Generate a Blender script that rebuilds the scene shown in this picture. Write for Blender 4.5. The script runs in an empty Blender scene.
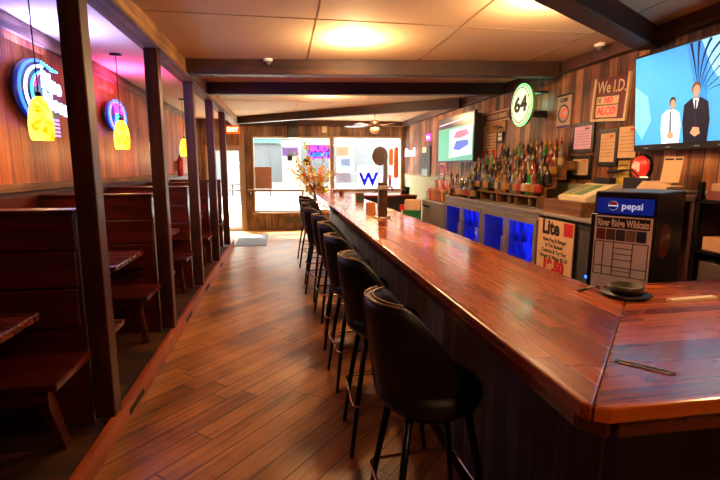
import bpy, bmesh, math, random
from mathutils import Vector, Matrix
random.seed(7)
PI = math.pi
scene = bpy.context.scene
COL = scene.collection

# ------------------------------------------------------------------ materials
def lin(c):
    return c / 12.92 if c <= 0.04045 else ((c + 0.055) / 1.055) ** 2.4
def hx(h):
    h = h.lstrip('#')
    return tuple(lin(int(h[i:i + 2], 16) / 255) for i in (0, 2, 4)) + (1,)
MC = {}
def pm(key, col, rough=.5, metal=0., emis=None, es=0., coat=0., noise=.12, nscale=14., bump=0.):
    if key in MC: return MC[key]
    m = bpy.data.materials.new(key); m.use_nodes = True
    nt = m.node_tree; b = nt.nodes['Principled BSDF']
    c = hx(col)
    b.inputs['Roughness'].default_value = rough
    b.inputs['Metallic'].default_value = metal
    b.inputs['Coat Weight'].default_value = coat
    tc = nt.nodes.new('ShaderNodeTexCoord')
    n = nt.nodes.new('ShaderNodeTexNoise'); n.inputs['Scale'].default_value = nscale
    n.inputs['Detail'].default_value = 4
    nt.links.new(tc.outputs['Object'], n.inputs['Vector'])
    r = nt.nodes.new('ShaderNodeMix'); r.data_type = 'RGBA'
    r.inputs['A'].default_value = tuple(x * (1 - noise) for x in c[:3]) + (1,)
    r.inputs['B'].default_value = tuple(min(1, x * (1 + noise)) for x in c[:3]) + (1,)
    nt.links.new(n.outputs['Fac'], r.inputs['Factor'])
    nt.links.new(r.outputs['Result'], b.inputs['Base Color'])
    if bump:
        bp = nt.nodes.new('ShaderNodeBump'); bp.inputs['Strength'].default_value = bump
        bp.inputs['Distance'].default_value = .004
        nt.links.new(n.outputs['Fac'], bp.inputs['Height']); nt.links.new(bp.outputs['Normal'], b.inputs['Normal'])
    if emis:
        b.inputs['Emission Color'].default_value = hx(emis); b.inputs['Emission Strength'].default_value = es
    MC[key] = m
    return m

def wood(key, cols, axis='Y', across='X', width=.14, length=0., rough=.5, grain=1., groove=.006,
         rot=0., coat=0., bump=.4, vary=1., spec=.5, amp=.9, blotch=.55, coatr=.12):
    """Boards: cols = list of hex from dark to light; axis = board direction; across = row direction."""
    if key in MC: return MC[key]
    m = bpy.data.materials.new(key); m.use_nodes = True
    nt = m.node_tree; L = nt.links; N = nt.nodes
    b = N['Principled BSDF']
    def math_(op, a, bb=None, c=None):
        n = N.new('ShaderNodeMath'); n.operation = op
        for i, v in enumerate((a, bb, c)):
            if v is None: continue
            if isinstance(v, (int, float)): n.inputs[i].default_value = v
            else: L.new(v, n.inputs[i])
        return n.outputs[0]
    tc = N.new('ShaderNodeTexCoord'); mp = N.new('ShaderNodeMapping')
    mp.inputs['Rotation'].default_value = (0, 0, rot)
    L.new(tc.outputs['Object'], mp.inputs['Vector'])
    sp = N.new('ShaderNodeSeparateXYZ'); L.new(mp.outputs['Vector'], sp.inputs[0])
    u = sp.outputs[axis]; v = sp.outputs[across]
    third = [a for a in 'XYZ' if a not in (axis, across)][0]
    w = sp.outputs[third]
    row = math_('FLOOR', math_('DIVIDE', v, width))
    wn = N.new('ShaderNodeTexWhiteNoise'); wn.noise_dimensions = '1D'; L.new(row, wn.inputs['W'])
    if length:
        uo = math_('ADD', math_('DIVIDE', u, length), math_('MULTIPLY', wn.outputs['Value'], 7.3))
        colm = math_('FLOOR', uo)
    else:
        colm = math_('MULTIPLY', row, 0.0); uo = None
    idn = N.new('ShaderNodeCombineXYZ'); L.new(row, idn.inputs[0]); L.new(colm, idn.inputs[1])
    w2 = N.new('ShaderNodeTexWhiteNoise'); w2.noise_dimensions = '3D'; L.new(idn.outputs[0], w2.inputs['Vector'])
    # grain coordinates
    gv = N.new('ShaderNodeCombineXYZ')
    L.new(math_('ADD', math_('MULTIPLY', u, 1.6 * grain), math_('MULTIPLY', w2.outputs['Value'], 31.)), gv.inputs[0])
    L.new(math_('MULTIPLY', v, 26 * grain), gv.inputs[1]); L.new(math_('MULTIPLY', w, 26 * grain), gv.inputs[2])
    n1 = N.new('ShaderNodeTexNoise'); n1.inputs['Scale'].default_value = 1.; n1.inputs['Detail'].default_value = 6
    n1.inputs['Roughness'].default_value = .62; n1.inputs['Distortion'].default_value = .6
    L.new(gv.outputs[0], n1.inputs['Vector'])
    n2 = N.new('ShaderNodeTexNoise'); n2.inputs['Scale'].default_value = 2.2; n2.inputs['Detail'].default_value = 3
    L.new(mp.outputs['Vector'], n2.inputs['Vector'])
    f = math_('ADD', math_('ADD', math_('MULTIPLY', n1.outputs['Fac'], amp), .5 * (.9 - amp)), math_('MULTIPLY', math_('SUBTRACT', w2.outputs['Value'], .5), .5 * vary))
    f = math_('ADD', f, math_('MULTIPLY', math_('SUBTRACT', n2.outputs['Fac'], .5), blotch))
    cr = N.new('ShaderNodeValToRGB')
    el = cr.color_ramp.elements
    k = len(cols)
    for i, c in enumerate(cols):
        p = .22 + .5 * i / (k - 1)
        if i == 0: el[0].position = p; el[0].color = hx(c)
        elif i == k - 1: el[-1].position = p; el[-1].color = hx(c)
        else:
            e = el.new(p); e.color = hx(c)
    L.new(f, cr.inputs[0])
    # grooves
    fr = math_('FRACT', math_('DIVIDE', v, width))
    d = math_('MULTIPLY', math_('MINIMUM', fr, math_('SUBTRACT', 1., fr)), width)
    g = math_('LESS_THAN', d, groove / 2) if groove else math_('MULTIPLY', d, 0.)
    if length:
        fu = math_('FRACT', uo)
        du = math_('MULTIPLY', math_('MINIMUM', fu, math_('SUBTRACT', 1., fu)), length)
        g = math_('MAXIMUM', g, math_('LESS_THAN', du, groove / 2))
    mx = N.new('ShaderNodeMix'); mx.data_type = 'RGBA'
    L.new(math_('MULTIPLY', g, .8), mx.inputs['Factor']); L.new(cr.outputs[0], mx.inputs['A'])
    mx.inputs['B'].default_value = tuple(x * .35 for x in hx(cols[0])[:3]) + (1,)
    L.new(mx.outputs['Result'], b.inputs['Base Color'])
    rg = math_('ADD', rough - .08, math_('MULTIPLY', n1.outputs['Fac'], .16))
    L.new(rg, b.inputs['Roughness'])
    b.inputs['Coat Weight'].default_value = coat; b.inputs['Coat Roughness'].default_value = coatr
    b.inputs['Specular IOR Level'].default_value = spec
    bp = N.new('ShaderNodeBump'); bp.inputs['Strength'].default_value = bump; bp.inputs['Distance'].default_value = .004
    L.new(math_('SUBTRACT', math_('MULTIPLY', n1.outputs['Fac'], .5), g), bp.inputs['Height'])
    L.new(bp.outputs['Normal'], b.inputs['Normal'])
    MC[key] = m
    return m

def glass(key, tint='#ffffff', refl=.08):
    if key in MC: return MC[key]
    m = bpy.data.materials.new(key); m.use_nodes = True
    nt = m.node_tree; nt.nodes.remove(nt.nodes['Principled BSDF'])
    o = nt.nodes['Material Output']
    t = nt.nodes.new('ShaderNodeBsdfTransparent'); t.inputs[0].default_value = hx(tint)
    g = nt.nodes.new('ShaderNodeBsdfGlossy'); g.inputs['Roughness'].default_value = .03
    mx = nt.nodes.new('ShaderNodeMixShader'); mx.inputs[0].default_value = refl
    nt.links.new(t.outputs[0], mx.inputs[1]); nt.links.new(g.outputs[0], mx.inputs[2])
    nt.links.new(mx.outputs[0], o.inputs[0])
    MC[key] = m
    return m

M_floor = wood('floor planks', ['#46270b', '#8f571a', '#b4782e', '#cc9646'], 'X', 'Y', .15, 1.1, rough=.36, rot=math.radians(-48), groove=.010, vary=.45, bump=.5, amp=.6, coat=.35, coatr=.28)
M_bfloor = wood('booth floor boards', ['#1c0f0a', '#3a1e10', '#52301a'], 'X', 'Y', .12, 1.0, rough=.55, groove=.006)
M_panel = wood('right wall barn boards', ['#2e160b', '#6e3d1f', '#9a6034', '#bd854c'], 'Z', 'Y', .13, rough=.62, groove=.01, vary=.75, bump=.8)
M_panelF = wood('front wall boards', ['#3a281c', '#6e523c', '#927258', '#b09272'], 'Z', 'X', .15, rough=.62, groove=.009, vary=.45)
M_panelL = wood('left wall boards', ['#5a2508', '#93461a', '#b8642a', '#cf8440'], 'Z', 'Y', .16, rough=.5, groove=.008, vary=.35)
M_wains = wood('left wainscot boards', ['#1e0806', '#4a130c', '#6b2012'], 'Y', 'Z', .2, rough=.4, groove=.006)
M_beam = wood('dark ceiling beam wood', ['#1f0c06', '#42200f', '#5c3018'], 'X', 'Y', 3., rough=.6, groove=0, grain=.6)
M_beamY = wood('dark trim wood', ['#1f0c06', '#42200f', '#5c3018'], 'Y', 'X', 3., rough=.6, groove=0, grain=.6)
M_header = wood('header beam wood', ['#6a4526', '#b0834f', '#d0a86c'], 'Y', 'X', 3., rough=.6, groove=0, grain=.6, bump=.8)
M_trimL = wood('rough cut light trim', ['#4b2f1f', '#8a6547', '#b08a66'], 'Y', 'X', 3., rough=.7, groove=0, grain=.8, bump=.8)
M_post = wood('booth post wood', ['#150605', '#3a120a', '#54200f'], 'Z', 'X', 3., rough=.42, groove=0, grain=.7)
M_pew = wood('booth red stained wood', ['#180504', '#40100a', '#5e1a10'], 'X', 'Z', 3., rough=.3, groove=0, grain=.7, coat=.25)
M_tab = wood('booth table wood', ['#31100b', '#5a1f14', '#7a3020'], 'X', 'Y', .14, rough=.28, groove=.004, coat=.3)
M_curb = wood('curb board wood', ['#5a2410', '#9a4520', '#b96030'], 'Y', 'Z', 3., rough=.42, groove=0, grain=.7)
BARC = ['#6e240a', '#a2430f', '#c05e1c', '#d6843a']
M_bar = wood('bar top strips lengthwise', BARC, 'Y', 'X', .062, .9, grain=.5, rough=.27, groove=.0022, coat=.55, vary=.75, bump=.03, amp=.42, blotch=.2)
M_barX = wood('bar top strips crosswise', BARC, 'X', 'Y', .062, .9, grain=.5, rough=.27, groove=.0022, coat=.55, vary=.75, bump=.03, amp=.42, blotch=.2)
M_barE = wood('bar edge wood', ['#2d0d06', '#541a0b', '#6f2812'], 'Y', 'Z', 3., rough=.3, groove=0, coat=.5)
M_front = wood('window lit front boards', ['#0c100c', '#20281c', '#3e4630', '#5c5c40'], 'Z', 'Y', .115, rough=.6, groove=.014, vary=1.2, bump=1.)  # colours lightened to carry the window light on the far half
M_frontX = wood('shaded end boards', ['#050706', '#0d110d', '#181c14', '#22241a'], 'Z', 'X', .115, rough=.6, groove=.014, vary=1.2, bump=1.)  # darker copy of the front boards, near shade put into the colour
M_plank = wood('plain pine board', ['#5e3a1c', '#8a5c2f', '#b07d48'], 'Y', 'X', 3., rough=.5, groove=0)
M_woodbox = wood('tower box wood', ['#2a140c', '#4a2818', '#6b3f26'], 'Z', 'X', 3., rough=.4, groove=0)
M_ceil = pm('painted ceiling panels', '#d9bd96', .85, noise=.05, nscale=2.)
M_black = pm('black plastic', '#0b0b0c', .38)
M_vinyl = pm('black vinyl upholstery', '#040506', .48, bump=.15, nscale=60)
M_vinyl.node_tree.nodes['Principled BSDF'].inputs['Specular IOR Level'].default_value = .3
M_pipe = pm('worn brass coloured piping', '#8f6f4c', .4, .3)
M_blackm = pm('black painted metal', '#0d0d0f', .32, .6)
M_chrome = pm('chrome metal', '#c9c4bf', .16, 1.)
M_copper = pm('worn footrest metal', '#b79a86', .22, 1.)
M_steel = pm('brushed stainless steel', '#a8a39a', .45, .6, bump=.1)
M_dsteel = pm('dark cooler metal', '#8a8178', .5, .35)
M_white = pm('white paint', '#e8e4dc', .5)
M_cream = pm('cream plastic', '#d8cba4', .5)
M_paper = pm('plain tan paper', '#d7b083', .8)  # tan base colour with slight mottling
M_paper2 = pm('white paper', '#f4e8d0', .8)
M_pink = pm('pale pink paper', '#e3b6d2', .8)
M_red = pm('red ink', '#c41a16', .6)
M_dark = pm('dark ink', '#140d0a', .7)
M_grey = pm('grey plastic', '#5b5b5c', .5)
M_green = pm('green plastic', '#1e6a34', .4)
M_maroon = pm('maroon board', '#5a0a12', .5)
M_frameW = pm('cream sign frame', '#cbb38a', .6)
M_alu = pm('painted window frame', '#a38c74', .5)
M_doorf = pm('pale door frame', '#a8988a', .4)
M_glass = glass('window glass', '#f4f8f8', .06)
M_fglass = glass('cooler door glass', '#cfd6ff', .07)

def translucent(key, col, k=.75):
    if key in MC: return MC[key]
    m = pm(key, col, .8); nt = m.node_tree; b = nt.nodes['Principled BSDF']; o = nt.nodes['Material Output']
    t = nt.nodes.new('ShaderNodeBsdfTranslucent'); t.inputs[0].default_value = hx(col)
    mx = nt.nodes.new('ShaderNodeMixShader'); mx.inputs[0].default_value = k
    nt.links.new(b.outputs[0], mx.inputs[1]); nt.links.new(t.outputs[0], mx.inputs[2]); nt.links.new(mx.outputs[0], o.inputs[0])
    return m
def emat(key, col, s): return pm(key, col, .5, emis=col, es=s)

# ------------------------------------------------------------------ mesh builder
class MB:
    def __init__(s): s.bm = bmesh.new()
    def box(s, x0, x1, y0, y1, z0, z1, mat=None, M=None):
        co = [(x0, y0, z0), (x1, y0, z0), (x1, y1, z0), (x0, y1, z0), (x0, y0, z1), (x1, y0, z1), (x1, y1, z1), (x0, y1, z1)]
        if M: co = [M @ Vector(c) for c in co]
        v = [s.bm.verts.new(c) for c in co]
        for f in ((0, 3, 2, 1), (4, 5, 6, 7), (0, 1, 5, 4), (1, 2, 6, 5), (2, 3, 7, 6), (3, 0, 4, 7)):
            fa = s.bm.faces.new([v[i] for i in f])
            if mat: fa.material_index = mat
        return s
    def prism(s, pts, a0, a1, axis='Z'):
        """extrude polygon pts (2D) along axis"""
        def mk(p, a):
            return {'Z': (p[0], p[1], a), 'Y': (p[0], a, p[1]), 'X': (a, p[0], p[1])}[axis]
        A = [s.bm.verts.new(mk(p, a0)) for p in pts]; B = [s.bm.verts.new(mk(p, a1)) for p in pts]
        n = len(pts)
        s.bm.faces.new(A[::-1]); s.bm.faces.new(B)
        for i in range(n): s.bm.faces.new([A[i], A[(i + 1) % n], B[(i + 1) % n], B[i]])
        return s
    def lathe(s, prof, seg=16, c=(0, 0, 0), smooth=True, M=None, a0=0, a1=2 * PI):
        rings = []
        full = abs(a1 - a0 - 2 * PI) < 1e-6
        cnt = seg if full else seg + 1
        for r, z in prof:
            if r < 1e-6:
                p = Vector((c[0], c[1], c[2] + z)); p = M @ p if M else p
                rings.append([s.bm.verts.new(p)]); continue
            R_ = []
            for i in range(cnt):
                a = a0 + (a1 - a0) * i / seg
                p = Vector((c[0] + r * math.cos(a), c[1] + r * math.sin(a), c[2] + z)); p = M @ p if M else p
                R_.append(s.bm.verts.new(p))
            rings.append(R_)
        for A, B in zip(rings, rings[1:]):
            m = cnt if full else cnt - 1
            for i in range(m):
                j = (i + 1) % cnt
                if len(A) == 1 and len(B) == 1: continue
                if len(A) == 1: f = s.bm.faces.new([A[0], B[j], B[i]])
                elif len(B) == 1: f = s.bm.faces.new([A[i], A[j], B[0]])
                else: f = s.bm.faces.new([A[i], A[j], B[j], B[i]])
                f.smooth = smooth
        return s
    def tube(s, pts, r, seg=8, closed=False):
        pts = [Vector(p) for p in pts]; n = len(pts); rings = []
        up = None
        for i, p in enumerate(pts):
            if closed: t = (pts[(i + 1) % n] - pts[i - 1])
            else: t = pts[min(i + 1, n - 1)] - pts[max(i - 1, 0)]
            t.normalize()
            if up is None: up = Vector((0, 0, 1)) if abs(t.z) < .9 else Vector((1, 0, 0))
            a = t.cross(up)
            if a.length < 1e-5: a = t.orthogonal()
            a.normalize(); bb = a.cross(t); up = bb
            rr = r[i] if isinstance(r, (list, tuple)) else r
            rings.append([s.bm.verts.new(p + a * rr * math.cos(2 * PI * k / seg) + bb * rr * math.sin(2 * PI * k / seg)) for k in range(seg)])
        m = n if closed else n - 1
        for i in range(m):
            A, B = rings[i], rings[(i + 1) % n]
            for k in range(seg):
                f = s.bm.faces.new([A[k], A[(k + 1) % seg], B[(k + 1) % seg], B[k]]); f.smooth = True
        if not closed:
            s.bm.faces.new(rings[0][::-1]); s.bm.faces.new(rings[-1])
        return s
    def build(s, name, mat, parent=None, loc=(0, 0, 0), rot=(0, 0, 0), bevel=0., sub=0, label=None):
        bmesh.ops.recalc_face_normals(s.bm, faces=s.bm.faces)
        me = bpy.data.meshes.new(name); s.bm.to_mesh(me); s.bm.free()
        mats = mat if isinstance(mat, (list, tuple)) else [mat]
        for m in mats: me.materials.append(m)
        o = bpy.data.objects.new(name, me); COL.objects.link(o)
        o.location = loc; o.rotation_euler = rot
        if parent: o.parent = parent
        if bevel:
            md = o.modifiers.new('bevel', 'BEVEL'); md.width = bevel; md.segments = 2; md.limit_method = 'ANGLE'
            md.angle_limit = math.radians(40)
        if label: o['label'] = label
        return o

def box(name, mat, b, parent=None, bevel=0., label=None, loc=(0, 0, 0), rot=(0, 0, 0)):
    return MB().box(*b).build(name, mat, parent, bevel=bevel, label=label, loc=loc, rot=rot)
def tag(o, label, cat, group=None, kind=None):
    o['label'] = label; o['category'] = cat
    if group: o['group'] = group
    if kind: o['kind'] = kind
    return o
def thing(name, label, cat, loc=(0, 0, 0), rz=0, group=None):
    o = bpy.data.objects.new(name, None); COL.objects.link(o)
    o.empty_display_size = .1; o.location = loc; o.rotation_euler = (0, 0, rz)
    return tag(o, label, cat, group)
def struct(o):
    o['kind'] = 'structure'; return o
def copy_tree(o, parent=None):
    c = o.copy(); COL.objects.link(c)
    if parent: c.parent = parent
    for ch in list(o.children): copy_tree(ch, c)
    return c
def text(parent, s, size, x, z, mat, name='lettering', y=-.002, align='CENTER', sx=1., rot=0., bold=0., ext=.0008, label=None):
    cu = bpy.data.curves.new('t', 'FONT'); cu.body = s; cu.size = size; cu.align_x = align; cu.align_y = 'CENTER'
    cu.extrude = ext; cu.offset = bold; cu.resolution_u = 2
    ob = bpy.data.objects.new('t', cu); COL.objects.link(ob)
    dg = bpy.context.evaluated_depsgraph_get(); dg.update()
    me = bpy.data.meshes.new_from_object(ob.evaluated_get(dg))
    bpy.data.objects.remove(ob); bpy.data.curves.remove(cu)
    Mx = Matrix.Translation((x, y, z)) @ Matrix.Rotation(rot, 4, 'Y') @ Matrix.Rotation(PI / 2, 4, 'X') @ Matrix.Diagonal((sx, 1, 1, 1))
    me.transform(Mx); me.materials.clear(); me.materials.append(mat); me.name = name
    o = bpy.data.objects.new(name, me); COL.objects.link(o); o.parent = parent
    if label: o['label'] = label
    return o
def light(name, kind, parent, loc, energy, color, size=.05, rot=None, spot=None):
    l = bpy.data.lights.new(name, kind); l.energy = energy; l.color = color
    if kind in ('POINT', 'SPOT'): l.shadow_soft_size = size
    if kind == 'SPOT': l.spot_size = math.radians(spot or 120); l.spot_blend = .8
    if kind == 'AREA': l.size = size
    o = bpy.data.objects.new(name, l); COL.objects.link(o); o.location = loc
    if rot: o.rotation_euler = rot
    if parent: o.parent = parent
    return o
RW = -PI / 2   # facing for things on the right wall (local x = viewer's right, local y = into the wall)
LW = PI / 2

# ------------------------------------------------------------------ the room
XL, XR, Y0, YF, ZC = -2.05, 3.2, -2.2, 12.0, 2.76
CX0, CX1 = -1.13, -1.0     # header / post line
struct(box('floor', M_floor, (CX1 - .04, XR + .15, Y0 - .15, YF + .12, -.1, 0)))
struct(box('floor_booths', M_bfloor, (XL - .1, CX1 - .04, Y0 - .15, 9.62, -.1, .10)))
struct(box('floor_entry', M_floor, (XL - .1, CX1 - .04, 9.62, YF + .12, -.1, 0)))
cb = MB(); cb.prism([(9.62, 0), (9.62, .135), (Y0, .135), (Y0, 0)], CX1 - .04, CX1, 'X')
struct(cb.build('trim_1', M_curb, bevel=.004))
vm = MB()
for y in (2.95, 4.75, 5.95, 7.4): vm.box(CX1, CX1 + .004, y, y + .3, .03, .07)
struct(vm.build('trim_2', M_dark))  # dark plates painted on for the shade inside the curb cutouts
# ceiling with panel seams
cm = MB().box(XL - .1, XR + .15, Y0 - .15, YF + .12, ZC, ZC + .1)
struct(cm.build('ceiling', M_ceil))
sm = MB()
for y in (-1, .3, 1.5, 2.7, 3.9, 6.2, 8.6, 10): sm.box(CX1, 3.2, y, y + .008, ZC - .003, ZC)
for x in (.3, 1.5, 2.7): sm.box(x, x + .008, Y0, YF, ZC - .003, ZC)
struct(sm.build('trim_3', pm('ceiling seam', '#a88d68', .9)))
# right wall, left wall, back wall
rw = MB().box(XR, XR + .15, Y0, YF + .12, 1.42, ZC).build('wall_right', M_panel); struct(rw)
struct(box('wall_right_lower', pm('pale green wall paint', '#aeb389', .7), (XR, XR + .15, Y0, YF + .12, 0, 1.42)))
struct(box('trim_4', M_plank, (XR - .02, XR, 6.9, YF, 1.40, 1.44)))
struct(box('wall_left', M_panelL, (XL - .1, XL, Y0, YF + .12, 1.42, ZC)))
struct(box('wall_left_lower', M_wains, (XL - .1, XL + .012, Y0, YF + .12, 0, 1.42)))
struct(box('trim_5', M_trimL, (XL, XL + .05, Y0, YF, 1.41, 1.47), bevel=.004))
struct(box('trim_6', M_trimL, (XL, XL + .035, Y0, YF, 2.63, 2.745), bevel=.004))
struct(box('wall_back', M_panelF, (XL - .1, XR + .15, Y0 - .15, Y0, 0, ZC)))
struct(box('trim_7', M_beamY, (XR - .1, XR, Y0, YF, 2.64, ZC), bevel=.006))
# front wall with door and two window openings
DX0, DX1, DZ = -1.86, -.92, 2.13
WX = ((-.73, 1.255, .46, 2.36), (1.285, 3.12, .95, 2.38))
fw = MB()
fw.box(XL - .1, DX0, YF, YF + .12, 0, ZC)
fw.box(DX0, DX1, YF, YF + .12, DZ, ZC)
fw.box(DX1, WX[0][0], YF, YF + .12, 0, ZC)
fw.box(WX[0][0], WX[0][1], YF, YF + .12, 0, WX[0][2]); fw.box(WX[0][0], WX[0][1], YF, YF + .12, WX[0][3], ZC)
fw.box(WX[0][1], WX[1][0], YF, YF + .12, 0, ZC)
fw.box(WX[1][0], WX[1][1], YF, YF + .12, 0, WX[1][2]); fw.box(WX[1][0], WX[1][1], YF, YF + .12, WX[1][3], ZC)
fw.box(WX[1][1], XR, YF, YF + .12, 0, ZC)
struct(fw.build('wall_front', M_panelF))
def frame(x0, x1, z0, z1, t, d0, d1, y):
    m = MB()
    m.box(x0, x0 + t, y + d0, y + d1, z0, z1); m.box(x1 - t, x1, y + d0, y + d1, z0, z1)
    m.box(x0 + t, x1 - t, y + d0, y + d1, z0, z0 + t); m.box(x0 + t, x1 - t, y + d0, y + d1, z1 - t, z1)
    return m
for i, (x0, x1, z0, z1) in enumerate(WX):
    w = struct(frame(x0, x1, z0, z1, .045, -.02, .1, YF).build('window_%d' % (i + 1), M_alu, bevel=.004))
    box('pane', M_glass, (x0 + .045, x1 - .045, YF + .045, YF + .05, z0 + .045, z1 - .045), w)
    MB().box(x0 - .03, x1 + .03, YF - .07, YF - .021, z0 - .05, z0 + .0).build('window_sill', M_alu, w, bevel=.005)
d = struct(frame(DX0, DX1, 0, DZ, .05, -.02, .12, YF).build('door_1', M_alu, bevel=.004))
dl = frame(DX0 + .05, DX1 - .05, .01, DZ - .05, .085, .03, .075, YF).build('door_leaf', M_doorf, d, bevel=.004)
box('pane', M_glass, (DX0 + .135, DX1 - .135, YF + .05, YF + .055, .095, DZ - .135), d)
MB().tube([(DX0 + .12, YF - .02, 1.02), (DX1 - .12, YF - .02, 1.02)], .014).box(DX0 + .13, DX0 + .15, YF - .02, YF + .03, 1.0, 1.04).box(DX1 - .15, DX1 - .13, YF - .02, YF + .03, 1.0, 1.04).build('push_bar', M_dsteel, d)
struct(box('trim_8', M_beam, (CX1, XR, YF - .06, YF, 2.62, ZC), bevel=.006))
# header beam over the posts
hb = MB().box(CX0, CX1, Y0, YF, 2.60, ZC)
struct(hb.build('trim_9', M_header, bevel=.006))
struct(box('trim_10', M_trimL, (CX0 - .015, CX1 + .015, Y0, YF, 2.585, 2.61)))
# ceiling beams
def beam(n, p, q, w):
    a, b_ = Vector(p), Vector(q); t = (b_ - a).normalized(); nn = Vector((-t.y, t.x))
    L_ = (b_ - a).length; ang = math.atan2(t.y, t.x)
    m = MB().box(0, L_, -w, 0, 0, ZC - 2.6)
    return struct(m.build('trim_%d' % n, M_beam, loc=(a.x, a.y, 2.6), rot=(0, 0, ang), bevel=.006))
beam(11, (-1.0, 5.62), (3.1, 5.08), .14)
beam(12, (-1.0, 7.04), (3.1, 6.42), .14)
beam(13, (-1.0, 11.6), (3.1, 7.84), .16)
beam(14, (-1.0, 1.17), (3.1, 3.80), .17)
beam(15, (-1.0, -1.0), (3.1, -1.0), .15)

# ------------------------------------------------------------------ booth posts, benches, tables
PY = (1.27, 2.8, 4.35, 5.93, 7.5, 9.0)
wh = ('nearest the camera, at the left edge', 'thick in the left foreground', 'next one behind the thick foreground post',
      'third back along the curb', 'fourth back along the curb', 'last one, closest to the door')
for i, y in enumerate(PY):
    p = MB().box(-.055, .055, -.055, .055, 0, 2.45).build('booth_post', M_post, loc=(-1.065, y, .135), bevel=.006)
    tag(p, 'dark red square wooden post on the booth curb, ' + wh[i], 'post', 'posts along the booth curb')
def make_bench():
    t = thing('booth_bench', 'x', 'bench', (0, 0, .1), 0, 'back to back booth benches')
    for s in (-1, 1):
        for k, (z0, z1) in enumerate(((.62, .83), (.84, 1.04), (1.05, 1.245))):
            off = .045 + .018 * (2 - k)
            MB().box(-2.02, -1.14, s * off - .012, s * off + .012, z0, z1).build('back_board', M_pew, t, bevel=.004)
        MB().box(-2.02, -1.10, min(s * .07, s * .50), max(s * .07, s * .50), .425, .465).build('seat', M_pew, t, bevel=.008)
        MB().box(-2.02, -1.16, min(s * .44, s * .46), max(s * .44, s * .46), .34, .425).build('seat_apron', M_pew, t, bevel=.003)
        for x in (-1.2, -1.95):
            m = MB(); m.prism([(s * .47, .425), (s * .38, .425), (s * .23, 0), (s * .29, 0)], x - .02, x + .02, 'X')
            m.build('leg', M_pew, t, bevel=.003)
    MB().box(-2.02, -1.14, -.025, .025, 0, 1.24).build('core_panel', M_pew, t)
    MB().box(-2.02, -1.13, -.075, .075, 1.245, 1.27).build('cap_rail', M_pew, t, bevel=.006)
    return t
bw = ('just left of the picture edge', 'whose back fills the left foreground behind the thick post', 'between the second and third posts in view',
      'third row back beside the third post', 'fourth row back in the booths', 'last row next to the entrance door')
b0 = make_bench()
for i, y in enumerate(PY):
    o = b0 if i == 0 else copy_tree(b0)
    o.location = (0, y, .1)
    o['label'] = 'red stained slatted double booth bench, ' + bw[i]
def make_table():
    t = thing('booth_table', 'x', 'table', (-1.6, 0, .1), 0, 'booth tables')
    MB().box(-.42, .42, -.34, .34, .765, .805).build('table_top', M_tab, t, bevel=.008)
    MB().box(-.35, .33, -.27, .27, .72, .765).build('apron', M_pew, t, bevel=.003)
    MB().box(-.05, .05, -.05, .05, .05, .72).build('pedestal', M_pew, t, bevel=.004)
    m = MB().box(-.28, .28, -.04, .04, 0, .05).box(-.04, .04, -.26, -.04, 0, .05).box(-.04, .04, .04, .26, 0, .05)
    m.build('foot', M_pew, t, bevel=.004)
    return t
t0 = make_table()
tw = ('nearest, cut by the lower left picture edge', 'just right of the thick post', 'in the third booth, behind the second post in view', 'in the fourth booth back', 'in the last booth near the door')
TY = (2.05, 3.78, 5.22, 6.75, 8.28)
for i, y in enumerate(TY):
    o = t0 if i == 0 else copy_tree(t0)
    o.location = (-1.6, y, .1); o['label'] = 'reddish wooden booth table, ' + tw[i]

# ------------------------------------------------------------------ bar
bar = thing('bar_counter', 'long glossy red-brown wooden bar counter with a mitred near corner and dark boarded front', 'bar counter')
BX0, BX1, BY0, BY1, BE = .66, 1.37, .85, 1.62, 9.4
m = MB(); m.prism([(BX0, BY0 + .04), (BX0, BE), (BX1, BE), (BX1, BY1), (BX0 + .015, BY0 + .018)], 1.03, 1.07)
m.build('counter_top', M_bar, bar, bevel=.006)
m = MB(); m.prism([(BX0 + .016, BY0 + .0175), (BX1 + .0005, BY1), (1.56, 1.84), (2.75, 1.84), (2.75, BY0), (BX0 + .05, BY0)], 1.03, 1.07)
m.build('counter_top_corner', M_barX, bar, bevel=.006)
m = MB(); m.prism([(BX1, 8.6), (BX1, BE), (2.55, BE), (2.55, 8.6)], 1.03, 1.07)
m.build('counter_top_return', M_barX, bar, bevel=.006)
m = MB().box(BX0 + .012, BX0 + .05, BY0 + .07, BE, .985, 1.03)
m.prism([(BX0 + .012, BY0 + .07), (BX0 + .055, BY0 + .012), (BX0 + .1, BY0 + .05), (BX0 + .05, BY0 + .1)], .985, 1.03)
m.box(BX0 + .08, 2.75, BY0 + .012, BY0 + .05, .985, 1.03)
m.build('edge_moulding', M_barE, bar, bevel=.006)
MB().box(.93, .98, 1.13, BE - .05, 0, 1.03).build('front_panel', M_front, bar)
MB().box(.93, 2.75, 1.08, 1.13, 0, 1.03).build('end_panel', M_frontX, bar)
MB().box(1.30, 2.55, 9.2, 9.25, 0, 1.03).box(2.5, 2.55, 8.65, 9.2, 0, 1.03).box(1.37, 2.5, 8.66, 8.70, 0, 1.03).build('return_panel', pm('dark return panel', '#171311', .6), bar)
MB().box(.98, 1.32, 1.75, 9.1, .4, .43).box(1.30, 1.33, 1.75, 8.6, 0, 1.03).build('inner_panel', M_woodbox, bar)
m = MB().tube([(.80, 1.2, .18), (.80, 9.2, .18)], .022)
for y in (1.4, 3.0, 4.6, 6.2, 7.8, 9.1): m.tube([(.80, y, .18), (.93, y, .18)], .012)
m.build('foot_rail', pm('dull dark brass', '#3a2a18', .35, .9), bar)
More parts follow.
